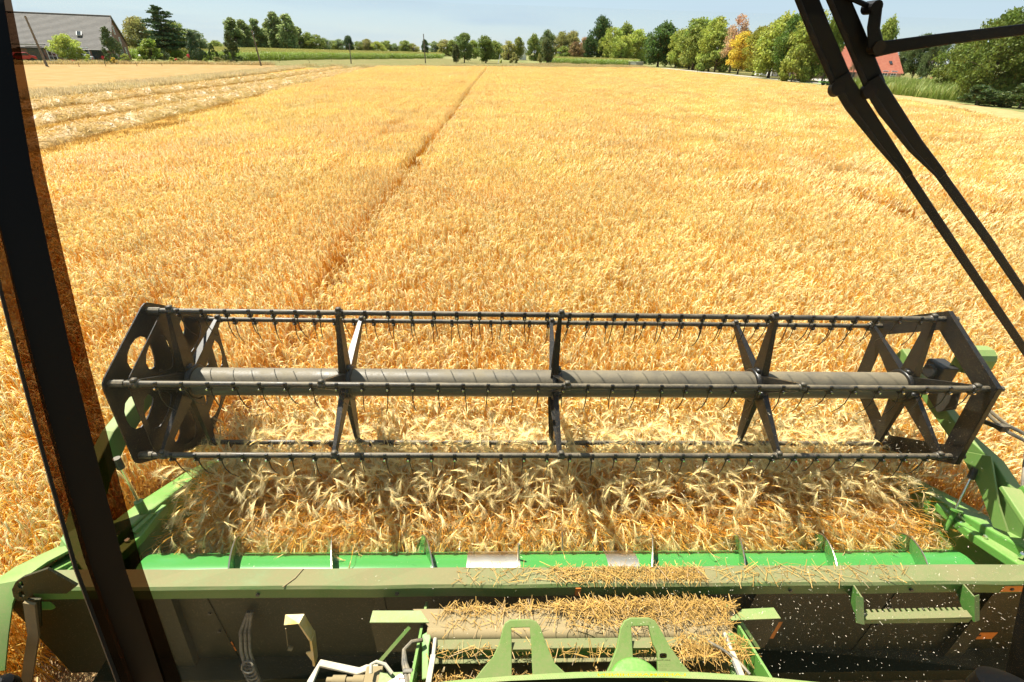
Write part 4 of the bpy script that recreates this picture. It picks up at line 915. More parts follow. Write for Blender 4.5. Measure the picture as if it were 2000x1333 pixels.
def arm_mesh():
    """folded spoke: along +Y from hub to bat, web across X, flange along one edge"""
    mb = MB(); r0, r1 = 0.07, RR-0.018
    mb.plate([(0, r0, -0.062), (0, r1, -0.022), (0, r1, 0.020), (0, r0, 0.055)], (0.005, 0, 0))
    mb.plate([(0.005, r0, 0.055), (0.005, r1, 0.020), (-0.020, r1, 0.020), (-0.052, r0, 0.055)], (0, 0.0005, 0.005))
    mb.plate([(0.005, r0, -0.062), (0.005, r1, -0.022), (-0.016, r1, -0.022), (-0.04, r0, -0.062)], (0, 0.0005, -0.004))
    me = mesh_from('spoke', mb.v, mb.f, 'black_paint'); fix_normals(me); return me
arm_me = arm_mesh()
mb = MB(); mb.tube([(-0.035, 0, 0), (-0.03, 0, 0), (0.03, 0, 0), (0.035, 0, 0)], [.112, .122, .122, .112], 30); mb.box((0, 0, 0.125), (.05, .05, .03)); mb.box((0, 0, -0.125), (.05, .05, .03)); mb.box((0, -.125, 0), (.05, .03, .05))
hub_me = mesh_from('hub', mb.v, mb.f, 'black_paint', True)
for xi, X in enumerate(SPX):
    part_mesh('hub', hub_me, reel, (X, RY, RZ))
    for k in range(6):
        t = R_(60*k)+PH; ang = math.atan2(math.sin(t), -math.cos(t))
        o = part_mesh('spoke', arm_me, reel, (X, RY, RZ), (ang, 0, 0))
        if X > 0.5: o.scale = (-1, 1, 1)
# end plate, left: hexagonal disc with six rounded openings, and a smaller eccentric disc inside it
def hexpts(r, cy_, cz_, x, rnd=0.06):
    P = []
    for k in range(6):
        a = R_(60*k)+PH
        for da in (-rnd, 0, rnd):
            rr = r*(1.0 if da == 0 else 0.985)
            P.append((x, cy_-rr*math.cos(a+da), cz_+rr*math.sin(a+da)))
    return P
def oval(r, ang, cy_, cz_, x, a=0.115, b=0.082, n=16):
    P = []; c = (-math.cos(ang)*r, math.sin(ang)*r); er = (-math.cos(ang), math.sin(ang)); et = (math.sin(ang), math.cos(ang))
    for i in range(n):
        w = 2*math.pi*i/n; u = a*math.cos(w); v = b*math.sin(w)*(1.0+0.45*math.cos(w)); P.append((x, cy_+c[0]+er[0]*u+et[0]*v, cz_+c[1]+er[1]*u+et[1]*v))
    return P
mb = MB(); xp = -2.335
mb.plate(hexpts(RR+.055, RY, RZ, xp), (-.008, 0, 0), [oval(.34, R_(60*k+30)+PH, RY, RZ, xp, .13, .108) for k in range(6)])
ep = obj('end_plate', mb, 'black_paint', reel, label='hexagonal black reel end plate with rounded cut outs')
mb = MB(); xp = -2.262; ey, ez = RY+.055, RZ-.03
mb.plate(hexpts(RR+.02, ey, ez, xp), (-.006, 0, 0), [oval(.335, R_(60*k+30)+PH, ey, ez, xp, .135, .118) for k in range(6)])
cp_ = obj('cam_plate', mb, 'black_paint', reel)
for k in range(6):
    by, bz = bat_pos(k)
    mb = MB(); mb.beam([(-2.30, by, bz), (-2.30, by+.055, bz-.03)], .012, .04, (1, 0, 0)); mb.tube([(-2.36, by, bz), (-2.25, by, bz)], .024, 10); mb.tube([(-2.34, by+.055, bz-.03), (-2.27, by+.055, bz-.03)], .016, 8)
    obj('crank', mb, 'steel_dark', reel)
mb = MB()
for k in range(6):
    a = R_(60*k+30)+PH; mb.tube([(-2.343, RY-.15*math.cos(a), RZ+.15*math.sin(a)), (-2.32, RY-.15*math.cos(a), RZ+.15*math.sin(a))], .011, 6)
mb.tube([(-2.38, RY, RZ), (-2.25, RY, RZ)], .06, 16)
obj('end_hub', mb, 'steel_dark', reel)
# end ring, right: six flat plates along the sides of the hexagon
for k in range(6):
    a0, a1 = R_(60*k)+PH, R_(60*k+60)+PH; ro, ri = RR+.06, RR-.085
    q = [(3.145, RY-r*math.cos(a), RZ+r*math.sin(a)) for r, a in ((ro, a0), (ro, a1), (ri, a1), (ri, a0))]
    mb = MB(); mb.plate(q, (.006, 0, 0)); mb.plate([q[0], q[1], (3.18, q[1][1], q[1][2]), (3.18, q[0][1], q[0][2])], (0, 0.002, 0.002))
    obj('ring_plate', mb, 'black_paint', reel)
    by, bz = bat_pos(k); mb = MB(); mb.tube([(3.12, by, bz), (3.24, by, bz)], .02, 10); obj('bat_pin', mb, 'steel_dark', reel)
mb = MB(); mb.tube([(3.08, RY, RZ), (3.30, RY, RZ)], .05, 14); obj('end_shaft', mb, 'steel_dark', reel)

# ================================================================== GRAIN HEADER
BZ, BY0, BY1 = 1.12, 1.425, 1.535                # top beam: height and depth
head = thing('grain_header', 'green grain header with dusty top beam and feeding auger below the reel', 'header', (0.44, 1.9, 0.0))
XL, XR = -2.30, 3.42
mb = MB()
prof = [(BY0, BZ-.085), (BY0, BZ-.012), (BY0+.012, BZ), (BY1-.008, BZ+.006), (BY1, BZ-.006), (BY1, BZ-.10)]
n = 24; V = []
for i in range(n+1):
    x = XL+(XR-XL)*i/n
    for (y, z) in prof: V.append((x, y+.002*math.sin(i*1.7), z+.0025*math.sin(i*2.3+y*40)))
m_ = len(prof); F = [(i*m_+j, i*m_+j+1, (i+1)*m_+j+1, (i+1)*m_+j) for i in range(n) for j in range(m_-1)]+[tuple(range(m_)), tuple(range(n*m_, (n+1)*m_))]
beam_o = obj('top_beam', mb.add(V, F), 'green_dusty', head, label='top beam of the header coated in tan dust')
for px in (575, 1640):
    p = G(px, 1125, BZ); mb = MB(); mb.tube([(p[0]-.035, BY0+.004, BZ+.002), (p[0]+.01, BY0+.05, BZ+.004), (p[0]+.035, BY1-.01, BZ+.007)], .0035, 5); obj('weld_seam', mb, 'tan_plate', beam_o)
mb = MB(); p = PY(1128, 1158, BY0); mb.box((p[0], BY0-.0025, BZ-.048), (.028, .003, .066)); obj('orange_reflector', mb, 'orange_label', beam_o)
mb = MB(); p = PY(1975, 1153, BY0); mb.box((p[0], BY0-.0025, BZ-.05), (.12, .003, .05)); obj('orange_label', mb, 'orange_label', beam_o)
# back sheet: tall shaded wall with ribs
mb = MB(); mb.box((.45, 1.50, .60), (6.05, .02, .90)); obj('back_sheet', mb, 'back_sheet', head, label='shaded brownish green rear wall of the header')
for px0, py0, px1, py1 in ((1480, 1180, 1400, 1330), (1935, 1170, 1850, 1333), (330, 1180, 260, 1300)):
    a = PY(px0, py0, 1.47); b = PY(px1, py1, 1.47); mb = MB(); mb.beam([(a[0], 1.47, 1.04), (a[0]+(b[0]-a[0])*.25, 1.46, .2)], .11, .04, (1, 0, 0)); obj('rear_rib', mb, 'back_sheet', head)
bsheet = bpy.data.objects['back_sheet']
for x in (-1.55, -.62, 1.45, 2.25, 2.85):
    mb = MB(); mb.box((x, 1.487, .62), (.05, .008, .82)); obj('panel_seam', mb, 'back_sheet', bsheet)
    for z in (.98, .8, .62):
        mb = MB(); mb.tube([(x, 1.484, z), (x, 1.474, z)], .010, 6); obj('rivet', mb, 'steel_dark', bsheet)
for x in (-1.9, -1.2, -.5, 1.55, 2.2, 2.75, 3.1):
    mb = MB(); mb.tube([(x, BY0+.001, BZ-.05), (x, BY0-.010, BZ-.05)], .010, 6); obj('bolt', mb, 'steel_dark', beam_o)
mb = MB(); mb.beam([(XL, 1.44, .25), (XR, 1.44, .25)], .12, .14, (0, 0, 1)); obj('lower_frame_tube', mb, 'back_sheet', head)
# floor pan and knife
mb = MB(); mb.plate([(XL, 1.49, .2), (XL, 1.65, .12), (XL, 2.0, .1), (XL, 2.62, .15), (XL, 2.62, .135), (XL, 2.0, .085), (XL, 1.65, .1), (XL, 1.49, .18)], (XR-XL-.08, 0, 0)); obj('floor_pan', mb, 'tan_plate', head)
knife = None
mb = MB(); mb.box((.54, 2.63, .15), (5.5, .05, .015)); knife = obj('cutter_bar', mb, 'steel_dark', head)
mb = MB(); mb.plate([(-.03, 0, 0), (.03, 0, 0), (.006, .11, .01), (-.006, .11, .01)], (0, 0, .012)); guard_me = mesh_from('knife_guard', mb.v, mb.f, 'steel_dark'); fix_normals(guard_me)
for i in range(70): part_mesh('knife_guard', guard_me, knife, (-2.2+i*.078, 2.64, .15))
# auger
AY, AZ, AR, FR = 1.83, 0.475, 0.2, 0.305
mb = MB(); mb.tube([(XL+.08, AY, AZ), (3.12, AY, AZ)], AR, 48)
aug = obj('auger_tube', mb, 'green_clean', head, smooth=True, label='shiny green auger drum')
def flight(x0, x1, turns, ph, m='green_clean'):
    mb = MB(); n = int(abs(turns)*40); V = []; F = []
    for i in range(n+1):
        t = i/n; x = x0+(x1-x0)*t; a = ph+turns*2*math.pi*t
        for r in (AR-.004, FR): V.append((x-.002, AY+r*math.cos(a), AZ+r*math.sin(a)))
        for r in (FR, AR-.004): V.append((x+.003, AY+r*math.cos(a), AZ+r*math.sin(a)))
    for i in range(n):
        for j in range(4):
            j2 = (j+1) % 4; F.append((i*4+j, i*4+j2, (i+1)*4+j2, (i+1)*4+j))
    o = obj('auger_flight', mb.add(V, F), m, aug)
    mb = MB(); mb.tube([(x0+(x1-x0)*i/n+.0005, AY+(FR+.001)*math.cos(ph+turns*2*math.pi*i/n), AZ+(FR+.001)*math.sin(ph+turns*2*math.pi*i/n)) for i in range(n+1)], .0042, 5)
    obj('flight_edge', mb, 'bright_edge', aug)
PT_ = .56
# the drum passes the crests near these photo columns: 465, 640, 830 | 1265, 1435, 1600, 1770
def crest_x(px): return G(px, 1062, AZ+.24)[0]
x_l = [crest_x(p) for p in (465, 645, 838)]; x_r = [crest_x(p) for p in (1270, 1440, 1604, 1776)]
up_a = math.pi/2-.35
flight(x_l[0]-PT_*.6, x_l[-1]+.10, (x_l[-1]+.10-x_l[0]+PT_*.6)/((x_l[-1]-x_l[0])/2), up_a-2*math.pi*(PT_*.6/((x_l[-1]-x_l[0])/2)))
flight(x_r[0]-.10, x_r[-1]+PT_*.5, -(x_r[-1]+PT_*.5-x_r[0]+.10)/((x_r[-1]-x_r[0])/3), up_a+2*math.pi*(.10/((x_r[-1]-x_r[0])/3)))
mb = MB()
for i in range(14):
    a = i*1.9; x = -.25+i*.1; mb.tube([(x, AY+AR*.98*math.cos(a), AZ+AR*.98*math.sin(a)), (x, AY+(AR+.12)*math.cos(a), AZ+(AR+.12)*math.sin(a))], .007, 6)
obj('retracting_finger', mb, 'bright_edge', aug)
for px in (1512, 1690):
    p = G(px, 1107, AZ+.17); mb = MB(); mb.lathe((p[0], AY-.06, AZ+AR-.012), (p[0], AY-.065, AZ+AR+.02), [(0, .045), (.6, .045), (.9, .035), (1, .01)], 16); obj('finger_guide', mb, 'rubber', aug)
for (a, b) in ((-.18, .16), (.72, .92)):
    mb = MB(); V = []; F = []
    for i in range(11):
        t = i/10
        for j in range(17):
            w = math.pi*(.18+.62*j/16)+.1*math.sin(i*1.3); V.append((a+(b-a)*t, AY+(AR+.0015)*math.cos(w), AZ+(AR+.0015)*math.sin(w)))
    F = [(i*17+j, i*17+j+1, (i+1)*17+j+1, (i+1)*17+j) for i in range(10) for j in range(16)]
    obj('worn_band', mb.add(V, F), 'bright_edge', aug, smooth=True, label='worn bare metal band on the auger drum')
# end sheets with crop dividers
for sx, X, nm in ((-1, -2.36, 'left'), (1, 3.3, 'right')):
    mb = MB(); mb.plate([(X, 1.525, .1), (X, 1.525, 1.06), (X, 1.62, 1.0), (X, 1.95, .80), (X, 2.5, .62), (X, 2.75, .40), (X, 2.75, .12), (X, 2.45, .08)], (.05*sx, 0, 0)); es = obj('end_sheet', mb, 'green_paint', head, bev=.006)
    X2 = X+.05*sx
    mb = MB(); mb.beam([(X2, 1.5, .93), (X2, 1.9, .76), (X2, 2.3, .62), (X2, 2.75, .46), (X2, 3.3, .22)], [.13, .15, .16, .12, .03], [.16, .17, .17, .14, .04], (1, 0, 0)); obj('crop_divider', mb, 'green_paint', es, bev=.012)
    mb = MB(); mb.beam([(X-.08*sx, 1.62, .86), (X-.05*sx, 2.0, .72), (X-.03*sx, 2.3, .66)], [.09, .09, .06], .06, (1, 0, 0)); obj('inner_rail', mb, 'green_paint', es, bev=.008)
    mb = MB()
    for q in ((1.75, .86), (1.95, .76), (2.1, .70)): mb.tube([(X-.06*sx, q[0], q[1]), (X-.06*sx, q[0], q[1]+.03)], .014, 6)
    obj('bolt', mb, 'chrome', es)
# reel arms (right and left), posts and lift cylinders
def pxs(pts, X): return [PX(px, py, X) for px, py in pts]
arm_r = [PX(1762, 688, 3.36), PX(1832, 790, 3.36), PX(1885, 862, 3.36), PX(1935, 912, 3.38), PX(1975, 975, 3.40), PX(2002, 1065, 3.42), PX(2010, 1150, 3.44)]
mb = MB(); mb.beam(arm_r, .075, [.10, .11, .12, .15, .16, .14, .12], (1, 0, 0)); ra = obj('reel_arm', mb, 'green_pale', head, bev=.008)
mb = MB(); mb.plate([PX(1872, 880, 3.30), PX(1935, 892, 3.30), PX(1950, 985, 3.30), PX(1968, 1040, 3.30), PX(1940, 1030, 3.30), PX(1910, 950, 3.30)], (.012, 0, 0)); obj('arm_bracket', mb, 'green_pale', ra)
a = np.array([3.12, 1.52, 1.10]); b = PX(1972, 955, 3.24)
mb = MB(); mb.beam([a, a+(b-a)*.5, b], .115, .03, (1, .2, 0)); obj('arm_post', mb, 'green_pale', head, bev=.006, label='pale green flat post carrying the reel arm')
mb = MB(); mb.beam([a+np.array([.075, .0, -.03]), b+np.array([.09, 0, 0])], .05, .06, (1, 0, 0)); obj('post_rib', mb, 'green_paint', head)
mb = MB(); c0 = PX(1905, 915, 3.30); c1 = PX(1866, 995, 3.22); mb.tube([c0, c0+(c1-c0)*.25], .022, 10); cyl = obj('lift_cylinder', mb, 'steel_dark', head, smooth=True)
mb = MB(); mb.tube([c0, c1], .0085, 8); obj('piston_rod', mb, 'chrome', cyl, smooth=True)
mb = MB(); d = (c1-c0)/np.linalg.norm(c1-c0); mb.tube([c1-d*.004, c1+d*.012], .042, 18); mb.tube([c1, c1+d*.16], .018, 10); obj('cylinder_foot', mb, 'green_paint', cyl, smooth=True)
mb = MB(); q = PX(1872, 1008, 3.25); mb.tube([q, q+np.array([.03, -.03, -.01]), q+np.array([.035, -.05, -.07]), q+np.array([.02, -.05, -.11])], .012, 8); obj('hose_fitting', mb, 'chrome', head, smooth=True)
# drive on the right reel end: rounded green cover, motor, chain case
ctr = PX(1902, 705, 3.42); V = MB()
U = [(-.085, -.10), (-.085, .05), (-.07, .085), (-.03, .11), (.03, .11), (.07, .085), (.085, .05), (.085, -.16)]
rim = [np.array([3.36, ctr[1]+u, ctr[2]+v]) for u, v in U]
mbc = MB(); Vv = []; Ff = []
for p in rim: Vv += [p, p+np.array([.12, 0, 0])]
for i in range(len(rim)-1): Ff.append((2*i, 2*i+1, 2*i+3, 2*i+2))
mbc.add(Vv, Ff); k0 = len(rim); mbc.plate([p+np.array([.12, 0, 0]) for p in rim], (.004, 0, 0)); cover = obj('drive_cover', mbc, 'green_pale', head, label='rounded pale green drive cover on the reel end')
mb = MB(); mb.tube([(3.38, ctr[1], ctr[2]+.02), (3.40, ctr[1], ctr[2]+.02)], .065, 20); mb.tube([(3.36, ctr[1], ctr[2]+.02), (3.42, ctr[1], ctr[2]+.02)], .02, 10); obj('chain_sprocket', mb, 'steel_dark', cover)
mc = PX(1835, 725, 3.34); mb = MB(); mb.box(mc, (.13, .15, .14)); mb.tube([mc+np.array([-.09, 0, 0]), mc+np.array([.02, 0, 0])], .055, 14); obj('reel_motor', mb, 'rubber', head, bev=.012)
mb = MB(); mb.plate([PX(1815, 740, 3.30), PX(1880, 750, 3.30), PX(1865, 800, 3.30), PX(1830, 805, 3.30), PX(1812, 775, 3.30)], (.01, 0, 0)); obj('motor_bracket', mb, 'steel_dark', head)
h0 = [PX(1905, 780, 3.40), PX(1935, 815, 3.46), PX(1970, 845, 3.52), PX(2010, 865, 3.6)]
for dz in (0, .035):
    mb = MB(); mb.tube([p+np.array([0, dz, dz]) for p in h0], .013, 8); obj('hydraulic_hose', mb, 'hose', head, smooth=True)
mb = MB(); mb.box(PX(1958, 835, 3.50), (.06, .05, .05)); obj('hose_clamp', mb, 'steel_dark', head, bev=.006)
mb = MB(); mb.beam([PX(1900, 815, 3.36), PX(1958, 838, 3.48)], .03, .015, (0, 0, 1)); obj('hose_arm', mb, 'black_paint', head)
mb = MB(); mb.tube([PX(2004, 880, 3.7), PX(1996, 960, 3.55), PX(2000, 1060, 3.5), PX(1985, 1105, 3.44)], .012, 8); obj('hydraulic_hose', mb, 'hose', head, smooth=True)
# left arm
arm_l = [PX(372, 655, -2.44), PX(330, 712, -2.44), PX(270, 790, -2.46), PX(225, 852, -2.48), PX(190, 925, -2.50), PX(165, 1010, -2.52), PX(140, 1085, -2.5)]
mb = MB(); mb.beam(arm_l, .08, [.09, .10, .12, .15, .16, .16, .12], (1, 0, 0)); la = obj('reel_arm', mb, 'green_pale', head, bev=.008)
mb = MB(); mb.beam([PX(300, 820, -2.42), PX(262, 862, -2.42)], .03, .05, (1, 0, 0)); obj('arm_bracket', mb, 'green_paint', la)
c0 = PX(232, 905, -2.36); c1 = PX(288, 1015, -2.36); mb = MB(); mb.tube([c0, c0+(c1-c0)*.72], .0095, 8); cyl = obj('lift_cylinder', mb, 'chrome', head, smooth=True)
mb = MB(); mb.tube([c0+(c1-c0)*.66, c1+(c1-c0)*.1], .026, 12); obj('cylinder_barrel', mb, 'green_paint', cyl, smooth=True)
mb = MB(); mb.tube([c0-(c1-c0)*.08, c0+(c1-c0)*.08], .022, 10); obj('cylinder_eye', mb, 'steel_dark', cyl, smooth=True)
mb = MB(); mb.plate([PX(262, 1040, -2.3), PX(300, 1005, -2.3), PX(330, 1000, -2.3), PX(285, 1055, -2.3)], (-.02, 0, .01)); obj('cylinder_bracket', mb, 'green_paint', cyl)
mb = MB(); aL = np.array([-2.02, 1.52, 1.10]); mb.beam([aL, PX(140, 1040, -2.3)], .10, .03, (1, .2, 0)); obj('arm_post', mb, 'green_paint', head, bev=.005)
# left end: dark lug plate with two holes, and the big rounded side shield
pl = lambda px, py: PY(px, py, 1.40)
def ring_px(cx, cy_, r, f, n=12): return [f(cx+r*math.cos(2*math.pi*i/n), cy_+r*1.1*math.sin(2*math.pi*i/n)) for i in range(n)]
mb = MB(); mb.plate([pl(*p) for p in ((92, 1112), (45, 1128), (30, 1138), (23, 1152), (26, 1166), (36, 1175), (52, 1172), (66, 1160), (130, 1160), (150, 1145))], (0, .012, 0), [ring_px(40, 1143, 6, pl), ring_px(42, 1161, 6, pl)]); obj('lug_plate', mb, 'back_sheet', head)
mb = MB(); V = []; F = []
shield = [(2.2, .70, -2.42), (2.0, .82, -2.41), (1.76, .98, -2.40), (1.62, 1.06, -2.40), (1.49, 1.10, -2.41), (1.41, 1.03, -2.42), (1.32, .90, -2.43), (1.23, .76, -2.44)]
for (y, z, x) in shield:
    V += [(x, y, z-.02), (x+.005, y, z), (x-.16, y-.02, z-.02), (x-.24, y-.04, z-.10), (x-.27, y-.04, z-.3)]
m_ = 5; F = [(i*m_+j, i*m_+j+1, (i+1)*m_+j+1, (i+1)*m_+j) for i in range(len(shield)-1) for j in range(m_-1)]
obj('side_shield', mb.add(V, F), 'green_pale', head, smooth=True, label='rounded green side shield at the header end')
mb = MB(); mb.beam([PY(58, 1178, 1.36), PY(66, 1240, 1.36), PY(52, 1333, 1.36)], .05, .012, (1, 0, 0)); obj('shield_stay', mb, 'tan_plate', head)
mb = MB(); mb.plate([pl(*p) for p in ((52, 1172), (78, 1172), (80, 1225), (70, 1222), (60, 1205))], (0, .01, 0)); obj('shield_plate', mb, 'back_sheet', head)
# step with serrated tread on the rear wall
ys = 1.24; zt = G(1800, 1207, 0.90)[2]
tl = G(1692, 1212, 1.02); tr = G(1898, 1207, 1.02)
mb = MB(); nt_ = 18; P = [tl+np.array([0, -.0, 0])]
top = []
for i in range(nt_):
    t0 = i/nt_; t1 = (i+.55)/nt_; t2 = (i+1)/nt_
    A = tl+(tr-tl)*t0; B = tl+(tr-tl)*t1; C_ = tl+(tr-tl)*t2
    top += [A+np.array([0, .052, 0]), B+np.array([0, .052, 0]), B+np.array([0, .036, 0]), C_+np.array([0, .036, 0])]
out = [tl, tr]+top[::-1]
mb.plate(out, (0, 0, .006)); mb.box((tl+tr)/2+np.array([0, .004, -.02]), (np.linalg.norm(tr-tl), .006, .04)); step = obj('step_tread', mb, 'green_dusty', head, label='serrated step tread behind the header')
for px0, e, s in ((1677, tl, -1), (1905, tr, 1)):
    mb = MB(); x = e[0]+.012*s; mb.plate([(x, e[1]-.01, 1.0), (x, e[1]+.06, 1.0), (x, 1.425, 1.04), (x, 1.425, 1.11), (x, 1.36, 1.11)], (.008*s, 0, 0)); mb.plate([(x, e[1]-.01, 1.0), (x, 1.36, 1.11), (x+.035*s, 1.37, 1.11), (x+.035*s, e[1], 1.0)], (0, -.004, .004)); obj('step_bracket', mb, 'green_dusty', step)
# bent tool holder on the rear wall, hook, hoses, decals
yb = 1.32
pts = [(557, 1211), (588, 1209), (609, 1243)]
mb = MB(); mb.beam([PY(x, y, yb) for x, y in pts], .045, .012, (0, .8, .5)); hold = obj('tool_holder', mb, 'yellow_paint', head, label='bent tan coloured holder bracket')
mb = MB(); a = PY(610, 1242, yb); b = PY(616, 1292, yb+.02); mb.beam([a, b], .012, .05, (1, 0, 0)); mb.plate([PY(597, 1276, yb-.02), PY(613, 1272, yb-.01), PY(611, 1294, yb-.01)], (0, .006, 0)); obj('holder_leg', mb, 'yellow_paint', hold)
mb = MB(); mb.tube([PY(558, 1228, yb), PY(562, 1262, yb)], .003, 5); q = PY(563, 1266, yb); mb.tube([q, q+np.array([.02, 0, -.01])], .012, 8); obj('hanging_pin', mb, 'tan_plate', hold)
for i, dx in enumerate((0, 9, 17)):
    mb = MB(); mb.tube([PY(485+dx*.4, 1195, 1.46), PY(470+dx, 1235, 1.42), PY(472+dx, 1275, 1.36), PY(482+dx*1.1, 1310, 1.30), PY(498+dx*.8, 1345, 1.24)], .010-.001*i, 8); obj('hydraulic_hose', mb, 'hose', head, smooth=True)
mb = MB()
for i in range(64):
    t = i/63; a = t*7*2*math.pi; c = PY(482+22*t, 1300+45*t, 1.26); mb.v.append(tuple(c+np.array([.03*math.cos(a), .03*math.sin(a)*.5, .02*math.sin(a)])))
P = list(mb.v); mb = MB(); mb.tube(P, .0065, 6); obj('coiled_cable', mb, 'hose', head, smooth=True)
def decal(name, px0, py0, px1, py1, Y, m='orange_label', parent=None):
    a = PY(px0, py0, Y); b = PY(px1, py1, Y); mb = MB(); mb.box(((a[0]+b[0])/2, Y, (a[2]+b[2])/2), (abs(b[0]-a[0]), .003, abs(b[2]-a[2]))); return obj(name, mb, m, parent or head)
def tri_mark(px, py, s, Y, parent):
    p = PY(px, py, Y); mb = MB(); o_ = [(p[0]-s, Y, p[2]-s*.8), (p[0]+s, Y, p[2]-s*.8), (p[0], Y, p[2]+s)]; i_ = [(p[0]-s*.6, Y, p[2]-s*.55), (p[0]+s*.6, Y, p[2]-s*.55), (p[0], Y, p[2]+s*.6)]
    mb.plate(o_, (0, .001, 0), [i_]); mb.box((p[0], Y, p[2]-s*.1), (s*.2, .001, s*.7)); return obj('warning_mark', mb, 'label_black', parent)
d = decal('warning_label', 444, 1254, 462, 1271, 1.486); tri_mark(454, 1262, .012, 1.483, d)
d = decal('warning_label', 738, 1222, 762, 1251, 1.35); tri_mark(750, 1236, .016, 1.347, d)
d = decal('warning_label', 1484, 1216, 1510, 1247, 1.40); tri_mark(1497, 1231, .016, 1.397, d)
d = decal('warning_label', 1907, 1236, 1936, 1248, 1.486); tri_mark(1914, 1242, .012, 1.483, d)

# ================================================================== FEEDER HOUSE (front of the combine below the cab)
feed = thing('feeder_house', 'green feeder house with arched brackets and loose straw behind the header', 'feeder house', (0.44, 1.1, 0.5))
TZ = 1.08
gp_ = lambda px, py, z=TZ: G(px, py, z)
def slab(name, pix, z, m, th=.01, parent=feed, **kw):
    mb = MB(); mb.plate([G(x, y, z) for x, y in pix], (0, 0, -th)); return obj(name, mb, m, parent, **kw)
tp = slab('top_plate', [(806, 1190), (1100, 1188), (1440, 1186), (1428, 1212), (1418, 1232), (845, 1234), (832, 1218)], TZ, 'tan_plate', .012, label='tan dusty top plate of the feeder house')
a = G(835, 1240, TZ-.03); b = G(1425, 1237, TZ-.03); mb = MB(); mb.tube([a, b], .034, 16); obj('rear_roll', mb, 'tan_plate', feed, smooth=True)
for px in ((728, 1193, 822, 1193, 838, 1216, 722, 1216), (1450, 1190, 1511, 1187, 1525, 1208, 1422, 1212)):
    slab('side_wing', [(px[0], px[1]), (px[2], px[3]), (px[4], px[5]), (px[6], px[7])], TZ+.005, 'green_pale', .006)
for x0, x1, y in ((722, 838, 1217), (1420, 1527, 1211)):
    a = G(x0, y, TZ-.002); b = G(x1, y, TZ-.002); mb = MB(); mb.box((a+b)/2+np.array([0, .006, -.14]), (abs(b[0]-a[0])*.98, .006, .27)); obj('wing_apron', mb, 'back_sheet', feed)
for p0, p1 in (((800, 1225), (742, 1292)), ((1447, 1215), (1482, 1268))):
    a = G(*p0, TZ-.02); b = G(*p1, TZ-.12); mb = MB(); mb.beam([a, b], .016, .006, (1, 0, 0)); obj('wing_stay', mb, 'green_pale', feed)
# cross channel with bolts
a = G(850, 1263, TZ-.02); b = G(1425, 1260, TZ-.02); mb = MB(); mb.box((a+b)/2, (b[0]-a[0], .045, .05)); mb.box((a+b)/2+np.array([0, -.034, -.028]), (b[0]-a[0], .05, .006)); ch = obj('cross_channel', mb, 'green_dusty', feed, bev=.004)
a2 = G(850, 1281, TZ-.05); b2 = G(1425, 1277, TZ-.05); mb = MB(); mb.box((a2+b2)/2, (b2[0]-a2[0], .006, .04)); obj('channel_lip', mb, 'green_paint', ch)
for px in (888, 1138, 1382):
    q = G(px, 1282, TZ-.05)+np.array([0, -.004, 0]); mb = MB(); mb.tube([q, q+np.array([0, -.012, .002])], .009, 6); obj('bolt', mb, 'chrome', ch)
mb = MB(); mb.plate([(-.38, 1.24, .9), (1.22, 1.24, .9), (1.22, .55, 1.12), (-.38, .55, 1.12)], (0, 0, -.02)); obj('feeder_top', mb, 'tan_plate', feed)
for x in (-.36, 1.2):
    mb = MB(); mb.plate([(x, 1.42, 1.0), (x, .55, 1.3), (x, .55, .5), (x, 1.42, .25)], (.012, 0, 0)); obj('feeder_side', mb, 'green_paint', feed)
# two arched brackets
pn = (0, -.55, .83); p0 = (0, 1.02, 1.17)
def on(px, py): return PP(px, py, p0, pn)
for outline, hx, hy in ((((918, 1340), (942, 1310), (962, 1285), (975, 1258), (982, 1228), (987, 1217), (996, 1211), (1035, 1210), (1047, 1214), (1055, 1224), (1068, 1262), (1085, 1298), (1112, 1322), (1128, 1340), (1041, 1340), (1038, 1262), (1035, 1226), (999, 1227), (1000, 1340)), 999, 1227),
                         (((1172, 1340), (1192, 1300), (1205, 1265), (1212, 1228), (1220, 1213), (1232, 1207), (1268, 1207), (1280, 1213), (1288, 1226), (1308, 1262), (1330, 1293), (1352, 1318), (1366, 1340), (1286, 1340), (1284, 1276), (1276, 1260), (1267, 1223), (1233, 1224), (1240, 1340)), 1234, 1224)):
    mb = MB(); mb.plate([on(*p) for p in outline], np.array(pn)*-.018); ab = obj('arched_bracket', mb, 'green_pale', feed, bev=.003)
    mb = MB(); q0 = on(hx+1, hy+36); q1 = on(hx+38, hy+36); mb.box((q0+q1)/2+np.array([0, .01, -.025]), (abs(q1[0]-q0[0]), .03, .02)); obj('cross_lug', mb, 'green_dusty', ab)
# left coupler group
mb = MB(); cz = 1.05
mb.beam([G(605, 1336, cz), G(626, 1296, cz), G(700, 1312, cz+.01), G(715, 1306, cz+.01), G(738, 1306, cz+.01)], [.018, .018, .014, .014, .014], .03, (0, 0, 1)); cg = obj('coupler_guard', mb, 'grey_cast', feed, bev=.004, label='grey cast guard around the hydraulic coupler')
mb = MB()
for (x0, x1, r) in ((638, 652, .012), (650, 676, .020), (676, 690, .013), (690, 712, .021)): mb.tube([G(x0, 1329, cz), G(x1, 1329, cz)], r, 10)
obj('hydraulic_coupler', mb, 'tan_plate', cg, smooth=True)
mb = MB(); mb.box(G(730, 1325, cz), (.075, .08, .05)); obj('coupler_block', mb, 'tan_plate', cg, bev=.005)
mb = MB(); mb.plate([G(742, 1314, cz+.03), G(790, 1313, cz+.03), G(815, 1313, cz+.03), G(812, 1325, cz+.03), G(790, 1336, cz+.03), G(738, 1336, cz+.03)], (0, 0, -.02)); cplate = obj('coupler_plate', mb, 'green_pale', feed)
